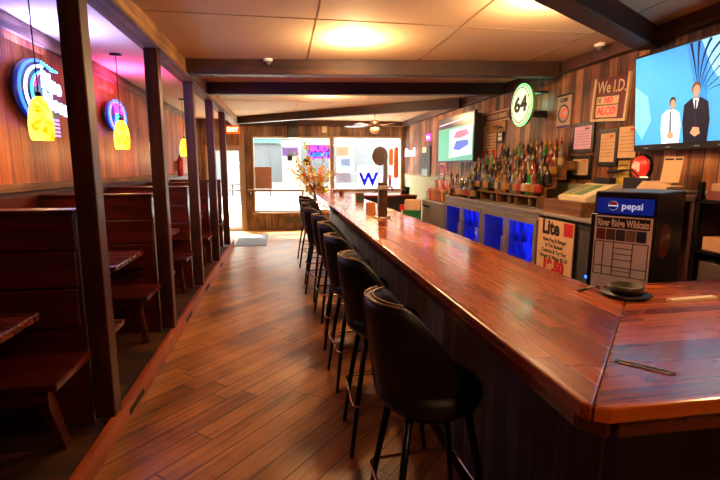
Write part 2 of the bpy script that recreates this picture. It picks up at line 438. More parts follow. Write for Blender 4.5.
# speed rail slot set into the bar top
m = MB().box(-.06, .06, -.002, .002, 0, .003).box(-.06, .06, .018, .022, 0, .003)
o = m.build('drip_slot', M_steel, bar, loc=(.935, 1.02, 1.0705), rot=(0, 0, math.radians(-49)))
MB().box(-.07, .07, .002, .018, 0, .0015).build('slot_recess', M_dark, bar, loc=(.935, 1.02, 1.0705), rot=(0, 0, math.radians(-49)))

# ------------------------------------------------------------------ bar stools
def make_stool():
    t = thing('bar_stool', 'x', 'stool', (0, 0, 0), 0, 'black bar stools along the bar')
    # seat cushion
    prof = [(0, 0), (.17, 0), (.205, .015), (.215, .045), (.205, .08), (.16, .1), (0, .105)]
    MB().lathe(prof, 24, (0, 0, .68)).build('seat', M_vinyl, t)
    MB().lathe([(0, 0), (.15, 0), (.15, .03), (0, .03)], 20, (0, 0, .65)).build('seat_plate', M_blackm, t)
    # wrap-around back
    NA, NZ = 28, 8; bm = bmesh.new()
    amax = math.radians(112)
    def top(a):
        k = abs(a) / amax
        return 1.115 - .015 * k - .27 * max(0, (k - .45) / .55) ** 1.5
    def P_(a, f, out):
        z0 = .70; z = z0 + (top(a) - z0) * f
        r = (.172 + .04 * f ** .8) + (.03 if out else -.012)
        if f > .93: r += -.006 if out else .006
        return Vector((-r * math.cos(a) * 1.02 + .0 - .02 * f, r * math.sin(a) * .86, z))
    G = {}
    for i in range(NA + 1):
        a = -amax + 2 * amax * i / NA
        for j in range(NZ + 1):
            f = j / NZ
            G[i, j, 1] = bm.verts.new(P_(a, f, True)); G[i, j, 0] = bm.verts.new(P_(a, f, False))
    def F(*v):
        f = bm.faces.new(v); f.smooth = True
    for i in range(NA):
        for j in range(NZ):
            F(G[i, j, 1], G[i + 1, j, 1], G[i + 1, j + 1, 1], G[i, j + 1, 1])
            F(G[i, j, 0], G[i, j + 1, 0], G[i + 1, j + 1, 0], G[i + 1, j, 0])
        F(G[i, NZ, 1], G[i + 1, NZ, 1], G[i + 1, NZ, 0], G[i, NZ, 0]); F(G[i, 0, 1], G[i, 0, 0], G[i + 1, 0, 0], G[i + 1, 0, 1])
    for j in range(NZ):
        F(G[0, j, 1], G[0, j + 1, 1], G[0, j + 1, 0], G[0, j, 0]); F(G[NA, j, 1], G[NA, j, 0], G[NA, j + 1, 0], G[NA, j + 1, 1])
    s = MB(); s.bm.free(); s.bm = bm
    s.build('backrest', M_vinyl, t)
    pts = []
    aa = math.radians(50)
    for i in range(0, 25):
        a = -aa + 2 * aa * i / 24; pts.append(P_(a, 1, True) + Vector((0, 0, .003)))
    MB().tube(pts, .0034, 6).build('piping', M_pipe, t)
    MB().tube([P_(.12, j / 8, True) + Vector((-.002, 0, 0)) for j in range(9)], .0030, 6).build('piping', M_pipe, t)
    pts = [P_(-aa + 2 * aa * i / 24, 1, False) + Vector((0, 0, .003)) for i in range(25)]
    MB().tube(pts, .0042, 6).build('piping', M_pipe, t)
    for sx in (-1, 1):
        for sy in (-1, 1):
            MB().tube([(sx * .12, sy * .12, .66), (sx * .17, sy * .165, .33), (sx * .21, sy * .195, 0)], [.016, .015, .012], 8).build('leg', M_blackm, t)
    pts = []
    a_, b_, r_ = .20, .20, .04
    for cx, cy, st in ((a_ - r_, b_ - r_, 0), (-a_ + r_, b_ - r_, 90), (-a_ + r_, -b_ + r_, 180), (a_ - r_, -b_ + r_, 270)):
        for k in range(5):
            an = math.radians(st + 22.5 * k); pts.append((cx + r_ * math.cos(an), cy + r_ * math.sin(an), .30))
    MB().tube(pts, .0075, 8, closed=True).build('footrest', M_copper, t)
    return t
st0 = make_stool()
SY = (1.68, 2.52, 3.3, 4.05, 4.8, 5.6, 6.4, 7.2, 8.0)
sl = ('nearest the camera', 'second from the camera', 'third from the camera', 'fourth from the camera', 'fifth from the camera', 'sixth from the camera',
      'seventh from the camera', 'second to last near the front window', 'last one at the far end')
for i, y in enumerate(SY):
    o = st0 if i == 0 else copy_tree(st0)
    o.location = (.56 - (.05 if i > 4 else 0) - random.random() * .02 * (i > 0), y, 0)
    o.rotation_euler = (0, 0, (0.05, -.03, .06, -.1, .12, .2, -.15, .3, .45)[i])
    o['label'] = 'black vinyl barrel-back bar stool with brass piping, ' + sl[i]

# ------------------------------------------------------------------ lights on the ceiling
def downlight(x, y, lab, e=75):
    t = thing('recessed_downlight', lab, 'light', (x, y, ZC), 0, 'recessed ceiling lights')
    MB().lathe([(.045, -.001), (.075, -.001), (.075, -.012), (.045, -.012), (.045, -.001)], 20).build('trim_ring', M_white, t)
    MB().lathe([(0, -.006), (.044, -.006), (.044, -.003), (0, -.003)], 20).build('lamp_face', emat('warm downlight glow', '#ffd08a', 60), t)
    light('bulb', 'POINT', t, (0, 0, -.10), e, (1, .60, .28), .05)
downlight(.68, 4.42, 'glowing warm recessed ceiling light in front of the first full beam')
downlight(1.87, 9.35, 'glowing warm recessed ceiling light above the ceiling fan')
downlight(.73, 7.75, 'small warm ceiling light in front of the slanted beam')
downlight(1.84, 3.12, 'warm recessed ceiling light at the top edge beside the near dark beam')
downlight(1.0, -.3, 'added unseen warm fill light on the ceiling well behind the camera', 32)  # fill lamp added out of view to brighten the cooler poster
downlight(2.55, 1.2, 'added unseen warm ceiling light over the near end of the bar', 12)  # lamp added out of view to light the near bar end
def dome(x, y, lab):
    t = thing('security_camera', lab, 'camera', (x, y, ZC), 0)
    MB().lathe([(0, 0), (.05, 0), (.05, -.02), (.035, -.028), (0, -.028)], 18).build('base', M_white, t)
    MB().lathe([(.034, -.028), (.03, -.048), (.017, -.06), (0, -.064)], 16).build('dome', M_grey, t)
dome(-.12, 5.36, 'small white dome camera on the ceiling over the aisle, by the first beam')
dome(3.02, 4.2, 'small white dome camera on the ceiling near the right wall above the maroon sign')

# ceiling fan
f = thing('ceiling_fan', 'dark bladed ceiling fan with glass light bowl in front of the right window', 'fan', (1.93, 9.7, ZC))
MB().lathe([(0, 0), (.06, 0), (.055, -.04), (.02, -.07), (0, -.07)], 20).build('canopy', M_woodbox, f)
MB().lathe([(0, -.07), (.012, -.07), (.012, -.2), (0, -.2)], 10).build('downrod', M_woodbox, f)
MB().lathe([(0, -.2), (.06, -.2), (.11, -.23), (.12, -.29), (.09, -.34), (0, -.35)], 24).build('motor_housing', pm('dark bronze', '#2a1b14', .4, .3), f)
MB().lathe([(.10, -.35), (.11, -.37), (.10, -.42), (.06, -.46), (0, -.475)], 24).build('light_bowl', pm('frosted bowl', '#d9b48a', .3), f)
for k in range(5):
    a = math.radians(8 + 72 * k); Mx = Matrix.Rotation(a, 4, 'Z')
    m = MB(); m.box(.1, .2, -.015, .015, -.325, -.315, M=Mx)
    Mt = Mx @ Matrix.Translation((0, 0, -.315)) @ Matrix.Rotation(math.radians(12), 4, 'X')
    bl = m.bm
    P5 = [(.18, -.05), (.6, -.068), (.66, -.05), (.66, .05), (.6, .068), (.18, .05)]
    A = [bl.verts.new(Mt @ Vector((x, y, 0))) for x, y in P5]; B = [bl.verts.new(Mt @ Vector((x, y, .008))) for x, y in P5]
    bl.faces.new(A[::-1]); bl.faces.new(B)
    for i in range(6): bl.faces.new([A[i], A[(i + 1) % 6], B[(i + 1) % 6], B[i]])
    m.build('blade', pm('fan blade wood', '#4a3328', .35), f)

# pendants
def make_pendant():
    t = thing('pendant_lamp', 'x', 'lamp', (0, 0, ZC), 0, 'amber glass pendants over the booth tables')
    MB().lathe([(0, 0), (.06, 0), (.055, -.015), (.01, -.022), (0, -.022)], 20).build('canopy', M_blackm, t)
    MB().tube([(0, 0, -.02), (0, 0, -.66)], .0045, 6).build('cord', M_black, t)
    MB().lathe([(0, 0), (.018, 0), (.02, -.05), (0, -.05)], 12, (0, 0, -.64)).build('socket', M_blackm, t)
    m = pm('amber glass shade', '#ffb31a', .3, emis='#ffa800', es=2.6)
    nt = m.node_tree; b = nt.nodes['Principled BSDF']; tc = nt.nodes.new('ShaderNodeTexCoord')
    n = nt.nodes.new('ShaderNodeTexNoise'); n.inputs['Scale'].default_value = 9; n.inputs['Distortion'].default_value = 1.5
    cr = nt.nodes.new('ShaderNodeValToRGB'); cr.color_ramp.elements[0].position = .38; cr.color_ramp.elements[0].color = hx('#ff7a00')
    cr.color_ramp.elements[1].position = .62; cr.color_ramp.elements[1].color = hx('#ffe04a')
    nt.links.new(tc.outputs['Object'], n.inputs['Vector']); nt.links.new(n.outputs['Fac'], cr.inputs[0]); nt.links.new(cr.outputs[0], b.inputs['Emission Color'])
    MB().lathe([(.02, 0), (.05, -.03), (.07, -.1), (.08, -.2), (.076, -.27), (.068, -.3), (.064, -.3), (.072, -.2), (.06, -.09), (.045, -.035), (.018, -.008)], 24, (0, 0, -.67)).build('glass_shade', m, t)
    MB().lathe([(0, 0), (.02, -.02), (.03, -.06), (.02, -.09), (0, -.1)], 12, (0, 0, -.70)).build('bulb', emat('warm bulb glow', '#fff0c0', 18), t)
    light('bulb_light', 'POINT', t, (0, 0, -.99), 5, (1, .55, .18), .06)
    return t
p0 = make_pendant()
pl = ('nearest one, hanging in front of the big blue neon sign', 'second from the left, beside the oval neon sign', 'half hidden behind the second post in view', 'farthest, between the third and fourth posts in view')
for i, y in enumerate((3.70, 5.40, 6.75, 8.65)):
    o = p0 if i == 0 else copy_tree(p0)
    o.location = (-1.68, y, ZC); o['label'] = 'amber glass pendant lamp, ' + pl[i]

# ------------------------------------------------------------------ neon signs on the left wall
E_blue = emat('blue neon', '#1f50ff', 4.5); E_cyan = emat('cyan neon', '#30b8ff', 4); E_whn = emat('white neon', '#b8e8ff', 3.5)
E_pink = emat('pink neon', '#ff3090', 4); E_red = emat('red neon', '#ff2a2a', 4); E_green = emat('green neon', '#7cff8a', 2.2)
n = thing('neon_sign', 'large blue and white neon sign with a crescent, behind the nearest pendant', 'neon sign', (XL + .05, 4.38, 2.2), LW)
n.scale = (1.12, 1, 1.12)
def arc(cx, cz, r, a0, a1, y=-.06, n_=16, ex=1.):
    return [(cx + r * ex * math.cos(math.radians(a0 + (a1 - a0) * k / n_)), y, cz + r * math.sin(math.radians(a0 + (a1 - a0) * k / n_))) for k in range(n_ + 1)]
MB().lathe([(0, 0), (.3, 0), (.3, .02), (0, .02)], 28, M=Matrix.Rotation(PI / 2, 4, 'X') @ Matrix.Diagonal((1.15, .82, 1, 1))).build('back_panel', pm('blue black panel', '#0a1440', .4), n)
MB().tube(arc(-.02, 0, .23, 95, 265, ex=1.4), .011, 8).build('neon_tube', E_blue, n)
MB().tube(arc(.0, 0, .195, 90, 262, ex=1.35), .011, 8).build('neon_tube', E_whn, n)
MB().tube(arc(.03, 0, .16, 95, 255, ex=1.3), .009, 8).build('neon_tube', E_cyan, n)
m = MB()
for k in range(7): m.tube([(-.02 + .035 * k, -.06, .20 + .012 * math.sin(k)), (.0 + .04 * k, -.06, .235 - .006 * k)], .007, 6)
m.build('neon_tube', E_cyan, n)
text(n, 'Blue', .17, .10, .085, E_whn, y=-.07, bold=.006, ext=.006, rot=math.radians(6))
text(n, 'Moon', .17, .16, -.06, E_whn, y=-.07, bold=.006, ext=.006, rot=math.radians(6))
MB().tube(arc(.0, .02, .13, 100, 170), .008, 6).build('neon_tube', E_pink, n)
m = MB()
for k in range(5): m.box(.14, .22, -.05, -.04, -.30 + .03 * k, -.285 + .03 * k)
m.build('small_lettering', emat('dim violet neon', '#8f7bd0', 2), n)
light('neon_glow', 'AREA', n, (0, -.16, .0), 8, (.2, .35, 1), .45, rot=(-PI / 2, 0, 0))
light('neon_glow', 'AREA', n, (0, -.1, .3), 26, (.25, .25, 1), .5, rot=(PI + .25, 0, 0))
light('neon_glow', 'POINT', n, (0, -.2, .2), 4, (.2, .3, 1), .15)

n = thing('neon_sign', 'oval blue neon beer sign with pink lettering, on the left wall behind the second pendant', 'neon sign', (XL + .05, 6.15, 2.2), LW)
MB().lathe([(0, 0), (.2, 0), (.2, .02), (0, .02)], 28, M=Matrix.Rotation(PI / 2, 4, 'X') @ Matrix.Diagonal((1.5, .9, 1, 1))).build('back_panel', pm('dark blue panel', '#101a55', .4), n)
MB().tube(arc(0, 0, .19, 0, 360, ex=1.6)[:-1], .011, 8, closed=True).build('neon_tube', E_blue, n)
MB().tube(arc(0, 0, .165, 0, 360, ex=1.55)[:-1], .007, 8, closed=True).build('neon_tube', emat('violet neon', '#8f4dff', 8), n)
text(n, 'Pabst', .12, 0, .08, E_pink, y=-.07, bold=.006, ext=.005)
text(n, 'Blue', .12, 0, -.02, E_cyan, y=-.07, bold=.006, ext=.005)
text(n, 'Ribbon', .09, 0, -.1, E_cyan, y=-.07, bold=.004, ext=.005)
MB().tube([(-.2, -.06, .12), (0, -.06, .155), (.2, -.06, .12)], .008, 6).build('neon_tube', E_red, n)
light('neon_glow', 'AREA', n, (0, -.1, .26), 14, (1, .1, .6), .45, rot=(PI + .25, 0, 0))
light('neon_glow', 'POINT', n, (0, -.2, .2), 3, (1, .1, .5), .15)

# extinguisher and a small dark knob on the left wall
e = thing('fire_extinguisher', 'small red canister hanging on the far left wall below the farthest pendant', 'fire extinguisher', (XL + .09, 9.6, 1.42))
MB().lathe([(0, 0), (.055, 0), (.06, .02), (.06, .3), (.04, .35), (.02, .37), (0, .37)], 16).build('tank', pm('red enamel', '#a3140f', .3), e)
MB().box(-.015, .015, -.04, .04, .37, .41).build('valve', M_black, e)
MB().box(-.09, -.055, -.02, .02, .1, .3).build('wall_bracket', M_dsteel, e)
o = MB().lathe([(0, 0), (.05, 0), (.05, .02), (0, .03)], 18, M=Matrix.Rotation(PI / 2, 4, 'Y') @ Matrix.Diagonal((1.4, 1, 1, 1))).build('wall_plaque', M_dark, loc=(XL, 5.6, 2.12))
tag(o, 'small dark oval plaque on the left wall between the two neon signs', 'plaque')

# ------------------------------------------------------------------ front wall things
def sign_panel(name, label, cat, x, y, z, w, h, mat, rz=0, t=.012, frame_mat=None, ft=.02, group=None, tilt=0):
    s = thing(name, label, cat, (x, y, z), rz, group)
    if tilt: s.rotation_euler = (0, tilt, rz)
    MB().box(-w / 2, w / 2, -t, -.002, -h / 2, h / 2).build('sheet', mat, s)
    if frame_mat:
        m = MB(); W, H_ = w / 2, h / 2; q = t + .008
        m.box(-W - ft, -W, -q, -.001, -H_ - ft, H_ + ft).box(W, W + ft, -q, -.001, -H_ - ft, H_ + ft)
        m.box(-W, W, -q, -.001, H_, H_ + ft).box(-W, W, -q, -.001, -H_ - ft, -H_)
        m.build('frame', frame_mat, s, bevel=.002)
    return s
s = sign_panel('exit_sign', 'glowing orange EXIT sign above the entrance door', 'sign', -1.17, YF - .02, 2.5, .30, .18, emat('exit orange glow', '#ff5a1a', 1.3), t=.05)
text(s, 'EXIT', .13, 0, 0, emat('exit letters', '#ffd9a0', 4), y=-.053, bold=.003)
o = MB().box(-.13, .13, -.16, 0, -.2, .2).build('speaker', M_black, loc=(.28, YF - .01, 2.52), bevel=.012)
tag(o, 'small black wall speaker above the left front window', 'speaker')
o = MB().box(-.06, .06, -.04, 0, -.1, .1).build('thermostat', M_cream, loc=(1.08, YF, 2.56), bevel=.006)
tag(o, 'small pale box on the front wall above the gap between the windows', 'box')
g = thing('floor_vent', 'dark slotted vent grille low in the wall below the left window', 'vent', (.25, YF, .25))
MB().box(-.2, .2, -.012, 0, -.08, .08).build('plate', M_dark, g)
for k in range(6): MB().box(-.19, .19, -.02, -.012, -.07 + .025 * k, -.062 + .025 * k).build('slat', M_dsteel, g)
sh = thing('window_ledge', 'narrow brown wooden drink ledge running across both front windows', 'ledge', (0, YF, 1.0))
MB().box(-.85, 3.18, -.30, -.075, 0, .045).build('board', pm('ledge wood', '#7d5440', .4), sh, bevel=.006)
for x in (-.8, .5, 1.27, 2.4): MB().prism([(-.075, 0), (-.28, 0), (-.075, -.2)], x - .02, x + .02, 'X').build('bracket', M_woodbox, sh)
r = thing('curtain_rod', 'thin dark rod across the top of the left front window', 'rod', (0, YF - .06, 2.28))
MB().tube([(-.62, 0, 0), (1.15, 0, 0)], .010, 8).build('pole', M_dsteel, r)
for x in (-.62, 1.15): MB().lathe([(0, -.02), (.022, -.01), (.022, .01), (0, .02)], 10, (x, 0, 0)).box(x - .006, x + .006, 0, .04, -.006, .006).build('finial', M_dsteel, r)
s = sign_panel('notice_board', 'blank tan board hanging at the left side of the left front window', 'board', -.47, YF - .03, 1.33, .42, .54, translucent('tan board', '#a87f68', .12), t=.02)
MB().tube([(-.2, -.01, .26), (-.14, -.005, .93)], .003, 5).tube([(.2, -.01, .26), (.14, -.005, .93)], .003, 5).build('string', M_dark, s)
o = MB().box(-.06, .06, -.01, 0, -.08, .08).build('window_sticker', M_dark, loc=(.20, YF + .04, 1.84)); tag(o, 'small dark square sticker on the left window glass', 'sticker')
# flowering decorative tree in the left window
tr = thing('decorative_tree', 'bare branched decorative tree with yellow and orange leaves in the left front window', 'tree', (.78, YF - .62, 0))
MB().lathe([(0, 0), (.12, 0), (.15, .25), (.13, .25), (.11, .02), (0, .02)], 16).build('pot', pm('clay pot', '#7a4a33', .7), tr)
br = MB(); lv = MB(); tips = []
br.tube([(0, 0, .02), (.01, 0, .6), (-.01, .02, 1.1)], [.03, .025, .02], 7)
for k in range(34):
    a = random.uniform(0, 2 * PI); z0 = random.uniform(.7, 1.15); rr = random.uniform(.2, .55); z1 = z0 + random.uniform(-.3, 1.25)
    p1 = Vector((rr * .5 * math.cos(a), rr * .18 * math.sin(a), (z0 + z1) / 2)); p2 = Vector((rr * math.cos(a), rr * .32 * math.sin(a), z1))
    br.tube([(0, .01, z0), p1, p2], [.012, .008, .003], 5); tips += [p1, p2, (p1 + p2) / 2]
br.build('branches', pm('branch bark', '#5d3d5a', .6), tr)
for p in tips:
    for k in range(12):
        c = p + Vector((random.gauss(0, .055), random.gauss(0, .03), random.gauss(0, .055)))
        if c.y > .34: c.y = .3
        M_ = Matrix.Translation(c) @ Matrix.Rotation(random.uniform(0, 6), 4, Vector((random.random(), random.random(), random.random())).normalized())
        vs = [lv.bm.verts.new(M_ @ Vector(q)) for q in ((-.045, 0, 0), (0, -.022, .003), (.045, 0, 0), (0, .022, .003))]
        fa = lv.bm.faces.new(vs); fa.material_index = random.choice((0, 0, 1, 2))
lv.build('foliage', [translucent('yellow leaf', '#d0941c', .35), translucent('orange leaf', '#d8641c', .35), translucent('green leaf', '#7a9a30', .35)], tr)
n = thing('neon_sign', 'pink and blue neon sign hanging high in the left front window', 'neon sign', (.93, YF - .12, 1.98))
MB().box(-.28, .28, .0, .015, -.17, .17).build('back_panel', pm('violet panel', '#2a1a80', .4, emis='#3a20c0', es=.5), n)
text(n, 'BUD', .17, 0, .07, E_pink, y=-.02, bold=.006, ext=.006, sx=1.3); text(n, 'LIGHT', .15, 0, -.08, E_blue, y=-.02, bold=.006, ext=.006, sx=1.2)
MB().tube([(-.27, -.02, -.16), (.27, -.02, -.16), (.27, -.02, .16), (-.27, -.02, .16)], .007, 6, closed=True).build('neon_tube', E_pink, n)
s = thing('round_stand_sign', 'small round black sign on a thin stand on the window ledge below the neon', 'sign', (.62, YF - .2, 1.045))
MB().tube([(0, 0, 0), (0, 0, .6)], .008, 6).lathe([(0, 0), (.06, 0), (.06, .012), (0, .012)], 16).build('stand', M_dsteel, s)
MB().lathe([(0, -.01), (.1, -.01), (.1, .01), (0, .01)], 24, M=Matrix.Translation((0, 0, .68)) @ Matrix.Rotation(PI / 2, 4, 'X')).build('disc', M_black, s)
MB().lathe([(.05, -.013), (.06, -.013), (.06, -.010), (.05, -.010), (.05, -.013)], 24, M=Matrix.Translation((0, 0, .68)) @ Matrix.Rotation(PI / 2, 4, 'X')).build('ring_mark', M_grey, s)
# things in the right window
fl = sign_panel('window_flag', 'white sheet with a large blue W hanging in the right front window', 'flag', 2.2, YF - .03, 1.33, .52, .62, translucent('white cloth', '#c9c9c9', .9), t=.006)
text(fl, 'W', .46, 0.02, -.06, translucent('royal blue cloth', '#1f3fe8', .45), y=-.008, bold=.02, sx=1.0)
o = MB().lathe([(0, -.012), (.21, -.012), (.21, .012), (0, .012)], 28, M=Matrix.Rotation(PI / 2, 4, 'X') @ Matrix.Diagonal((1, 1.15, 1, 1))).build('round_window_sign', pm('taupe sign', '#6f625c', .6), loc=(2.52, YF - .04, 1.88))
tag(o, 'round dark grey sign hanging in the right front window', 'sign')
for nm, lb, x, wd, z0, z1, c in (('hanging_banner', 'grey narrow banner hanging beside the round sign in the right window', 2.66, .12, 1.15, 1.98, '#7d736e'),
                                 ('hanging_banner', 'orange and brown narrow banner hanging at the right of the right window', 2.95, .13, 1.3, 2.12, '#c06a42'),
                                 ('hanging_banner', 'short yellow banner between the grey and orange ones in the right window', 2.81, .12, 1.62, 2.08, '#c98b3a')):
    o = MB().prism([(-wd / 2, z0 + .05), (0, z0), (wd / 2, z0 + .06), (wd / 2 - .01, z1 - .03), (0, z1), (-wd / 2 + .01, z1 - .04)], -.02, .0, 'Y').build(nm, translucent('cloth ' + c, c, .25), loc=(x, YF - .05, 0))
    tag(o, lb, 'banner', 'banners in the right window')
for x, z, w_, h_, c, lb in ((1.55, 2.0, .34, .26, '#b8a89c', 'small brown patterned poster high in the right window'), (1.62, 1.72, .26, .2, '#8fa3bd', 'small blue grey poster in the right window'),
                       (1.58, 1.32, .4, .26, '#9a9aa4', 'wide grey poster low in the right window'), (.22, 1.98, .4, .22, '#8b7fae', 'pale violet lettered poster in the left window'),
                       (.98, 1.5, .14, .2, '#c98f86', 'small pink poster in the left window right of the tree')):
    s = sign_panel('window_poster', lb, 'poster', x, YF + .035, z, w_, h_, translucent('poster ' + c, c, .55), t=.006, group='posters in the front windows')
    m = MB()
    for k in range(3): m.box(-w_ * .38, w_ * .38, -.009, -.006, h_ * (.25 - .25 * k) - .012, h_ * (.25 - .25 * k) + .012)
    m.build('printed_lines', translucent('white print', '#a8a0a0', .3), s)
# doormat
o = MB().box(-.32, .32, -.8, .8, 0, .012).build('door_mat', pm('grey rubber mat', '#4c4d4f', .75, bump=.6, nscale=80), loc=(-.68, 10.35, .0), bevel=.004)
o.scale = (1, 1, 1); tag(o, 'grey rubber floor mat lying inside the entrance door', 'mat')

# ------------------------------------------------------------------ street outside
struct(box('ground', pm('sunlit pavement', '#c9c6c0', .8), (-14, 20, YF + .12, 34, -.15, -.05)))
bd = thing('street_building', 'pale building with shop windows across the street', 'building', (2, 27, -.05))
MB().box(-15, 15, 0, 6, 0, 9).build('wall', pm('brown grey stucco', '#57534c', .8), bd)
for k in range(9):
    w_ = MB().box(-13.3 + 3.1 * k, -11.3 + 3.1 * k, -.06, 0, .8, 2.9).build('shop_window', pm('shop glass', '#12181c', .3), bd)
    MB().box(-13.3 + 3.1 * k, -11.3 + 3.1 * k, -.06, 0, 4.4, 6.2).build('upper_window', pm('shop glass', '#12181c', .3), bd)
MB().prism([(-.05, 3.7), (-.9, 3.1), (-.9, 2.95), (-.05, 3.0)], -12, -2, 'X').build('awning', pm('teal awning', '#06443a', .7), bd)
car = thing('parked_car', 'pale grey car parked across the street seen through the front windows', 'car', (3.6, 21.5, -.05))
m = MB(); m.prism([(-2.1, .3), (-2.15, .75), (-1.5, .92), (-.9, 1.38), (.7, 1.42), (1.4, .98), (2.1, .85), (2.15, .35)], -.85, .85, 'Y')
m.build('body', pm('silver car paint', '#3a3f46', .3, .2), car, bevel=.06)
for x in (-1.3, 1.3):
    for y in (-.78, .78):
        MB().lathe([(0, -.1), (.2, -.1), (.32, -.08), (.32, .08), (.2, .1), (0, .1)], 20, (0, 0, 0), M=Matrix.Translation((x, y, .32)) @ Matrix.Rotation(PI / 2, 4, 'X')).build('wheel', M_black, car)
for y in (-.86, .855): MB().prism([(-1.2, .95), (-.82, 1.3), (.6, 1.33), (1.15, .98)], y, y + .005, 'Y').build('side_window', pm('shop glass', '#12181c', .3), car)
rl = thing('street_railing', 'dark metal railing on the pavement outside the entrance door', 'railing', (-1.6, 13.6, -.05))
MB().tube([(-.9, 0, 1.15), (1.3, 0, 1.15)], .02).tube([(-.9, 0, .6), (1.3, 0, .6)], .012).build('rail', M_blackm, rl)
for x in (-.85, .2, 1.25): MB().tube([(x, 0, 0), (x, 0, 1.15)], .02).build('post', M_blackm, rl)

# ------------------------------------------------------------------ right wall decor
ZR = XR - .002
def rp(name, label, cat, y, z, w, h, mat, x=ZR, **k): return sign_panel(name, label, cat, x, y, z, w, h, mat, RW, **k)
def lines(s, w, zs, mat=M_dark, th=.004, y=-.014, x0=None):
    m = MB()
    for i, z in enumerate(zs):
        q = w * (.42 if i % 2 else .36); m.box(-q, q, y - .001, y, z - th, z + th)
    return m.build('printed_lines', mat, s)
# big television
tv = thing('wall_television', 'large flat television on the near right wall showing two men in ties', 'television', (3.10, 3.74, 1.735), RW)
tv.rotation_euler = (math.radians(5), 0, RW)
TW, TH = 1.40, .80
MB().box(0, TW, .0, .05, 0, TH).build('casing', M_black, tv, bevel=.006)
MB().box(.4, 1.0, .05, .10, .1, .4).build('wall_bracket', M_blackm, tv)
scm = pm('television picture', '#3d9fe8', .25, emis='#4aa8ea', es=.75)
SX0, SX1, SZ0, SZ1 = .02, TW - .02, .055, TH - .02
scr = MB().box(SX0, SX1, -.003, 0, SZ0, SZ1).build('screen', scm, tv)
def sp(name, pts, col, y, es=1., label=None):
    m = MB(); m.prism(pts, y - .0006, y, 'Y'); return m.build(name, pm('screen ' + col, col, .3, emis=col, es=es), scr, label=label)
sp('picture_backdrop', [(.62, SZ0), (.60, .5), (.53, SZ1), (.70, SZ1), (.72, .4), (.72, SZ0)], '#2480cc', -.003)
sp('picture_backdrop', [(.66, SZ1), (.76, .55), (.92, .36), (1.3, SZ0), (SX1, SZ0), (SX1, SZ1)], '#86c9f0', -.0035)
sp('picture_backdrop', [(SX0, .2), (SX0, .55), (.16, .45), (.2, .25), (.1, .1)], '#66bdf0', -.0035)
for k, (ex, ez, bx, bz) in enumerate(((.57, .775, .60, .66), (.64, .775, .63, .66), (.74, .775, .66, .68), (.88, .775, .70, .70), (1.06, .775, .76, .70), (1.26, .74, .84, .68), (1.37, .58, .96, .62), (1.37, .40, 1.02, .52))):
    pts = []
    sx_, sz_ = .63 + .012 * k, .50 - .012 * k
    for q in range(11):
        u = q / 10; pts.append(((1 - u) ** 2 * sx_ + 2 * u * (1 - u) * bx + u * u * ex, -.0045, (1 - u) ** 2 * sz_ + 2 * u * (1 - u) * bz + u * u * ez))
    MB().tube(pts, [.002 + .0009 * q for q in range(11)], 4).build('picture_curve', pm('screen navy', '#0d2352', .3, emis='#0d2352', es=.6), scr)
def figure(cx, base, s, suit, hair, shirt, tie, lean=0):
    lab = 'man in a dark suit' if suit == '#0b1020' else 'man in a white short sleeved shirt'
    sp('picture_figure', [(cx - .12 * s, base), (cx - .135 * s, base + .18 * s), (cx - .12 * s, base + .33 * s), (cx - .05 * s, base + .375 * s), (cx + .05 * s, base + .375 * s),
                         (cx + .12 * s, base + .33 * s), (cx + .14 * s, base + .18 * s), (cx + .12 * s, base)], suit, -.0055, .9, lab)
    sp('picture_shirt', [(cx, base + .24 * s), (cx - .03 * s, base + .37 * s), (cx + .03 * s, base + .37 * s)], shirt, -.0062)
    sp('picture_tie', [(cx - .01 * s, base + .12 * s), (cx, base + .10 * s), (cx + .012 * s, base + .12 * s), (cx + .008 * s, base + .36 * s), (cx - .008 * s, base + .36 * s)], tie, -.0068)
    hx_, hz = cx + lean, base + .44 * s
    sp('picture_hair', [(hx_ + .045 * s * math.cos(t_ * PI / 6), hz + .015 * s + .058 * s * math.sin(t_ * PI / 6)) for t_ in range(12)], hair, -.006)
    sp('picture_face', [(hx_ + .004 + .034 * s * math.cos(t_ * PI / 6), hz - .004 * s + .048 * s * math.sin(t_ * PI / 6)) for t_ in range(12)], '#c88f72', -.0074, .8)
    sp('picture_neck', [(cx - .02 * s, base + .36 * s), (cx + .02 * s, base + .36 * s), (hx_ + .018 * s, base + .41 * s), (hx_ - .018 * s, base + .41 * s)], '#b87f64', -.0058, .8)
    sp('picture_hands', [(cx - .05 * s, base + .08 * s), (cx - .02 * s, base + .13 * s), (cx + .04 * s, base + .12 * s), (cx + .05 * s, base + .07 * s), (cx, base + .045 * s)], '#c88f72', -.0074, .8)
figure(.40, SZ0, .70, '#cfe2f4', '#23170f', '#e8f2fa', '#101a38', .02)
figure(.63, SZ0, .86, '#0b1020', '#5c3a22', '#d8e6f2', '#101a38', 0)
for x in (.12, .35, .62, .82, 1.1): MB().box(x, x + .05, -.002, 0, .02, .03).build('casing_mark', pm('pale casing marks', '#7f8a94', .5), tv)

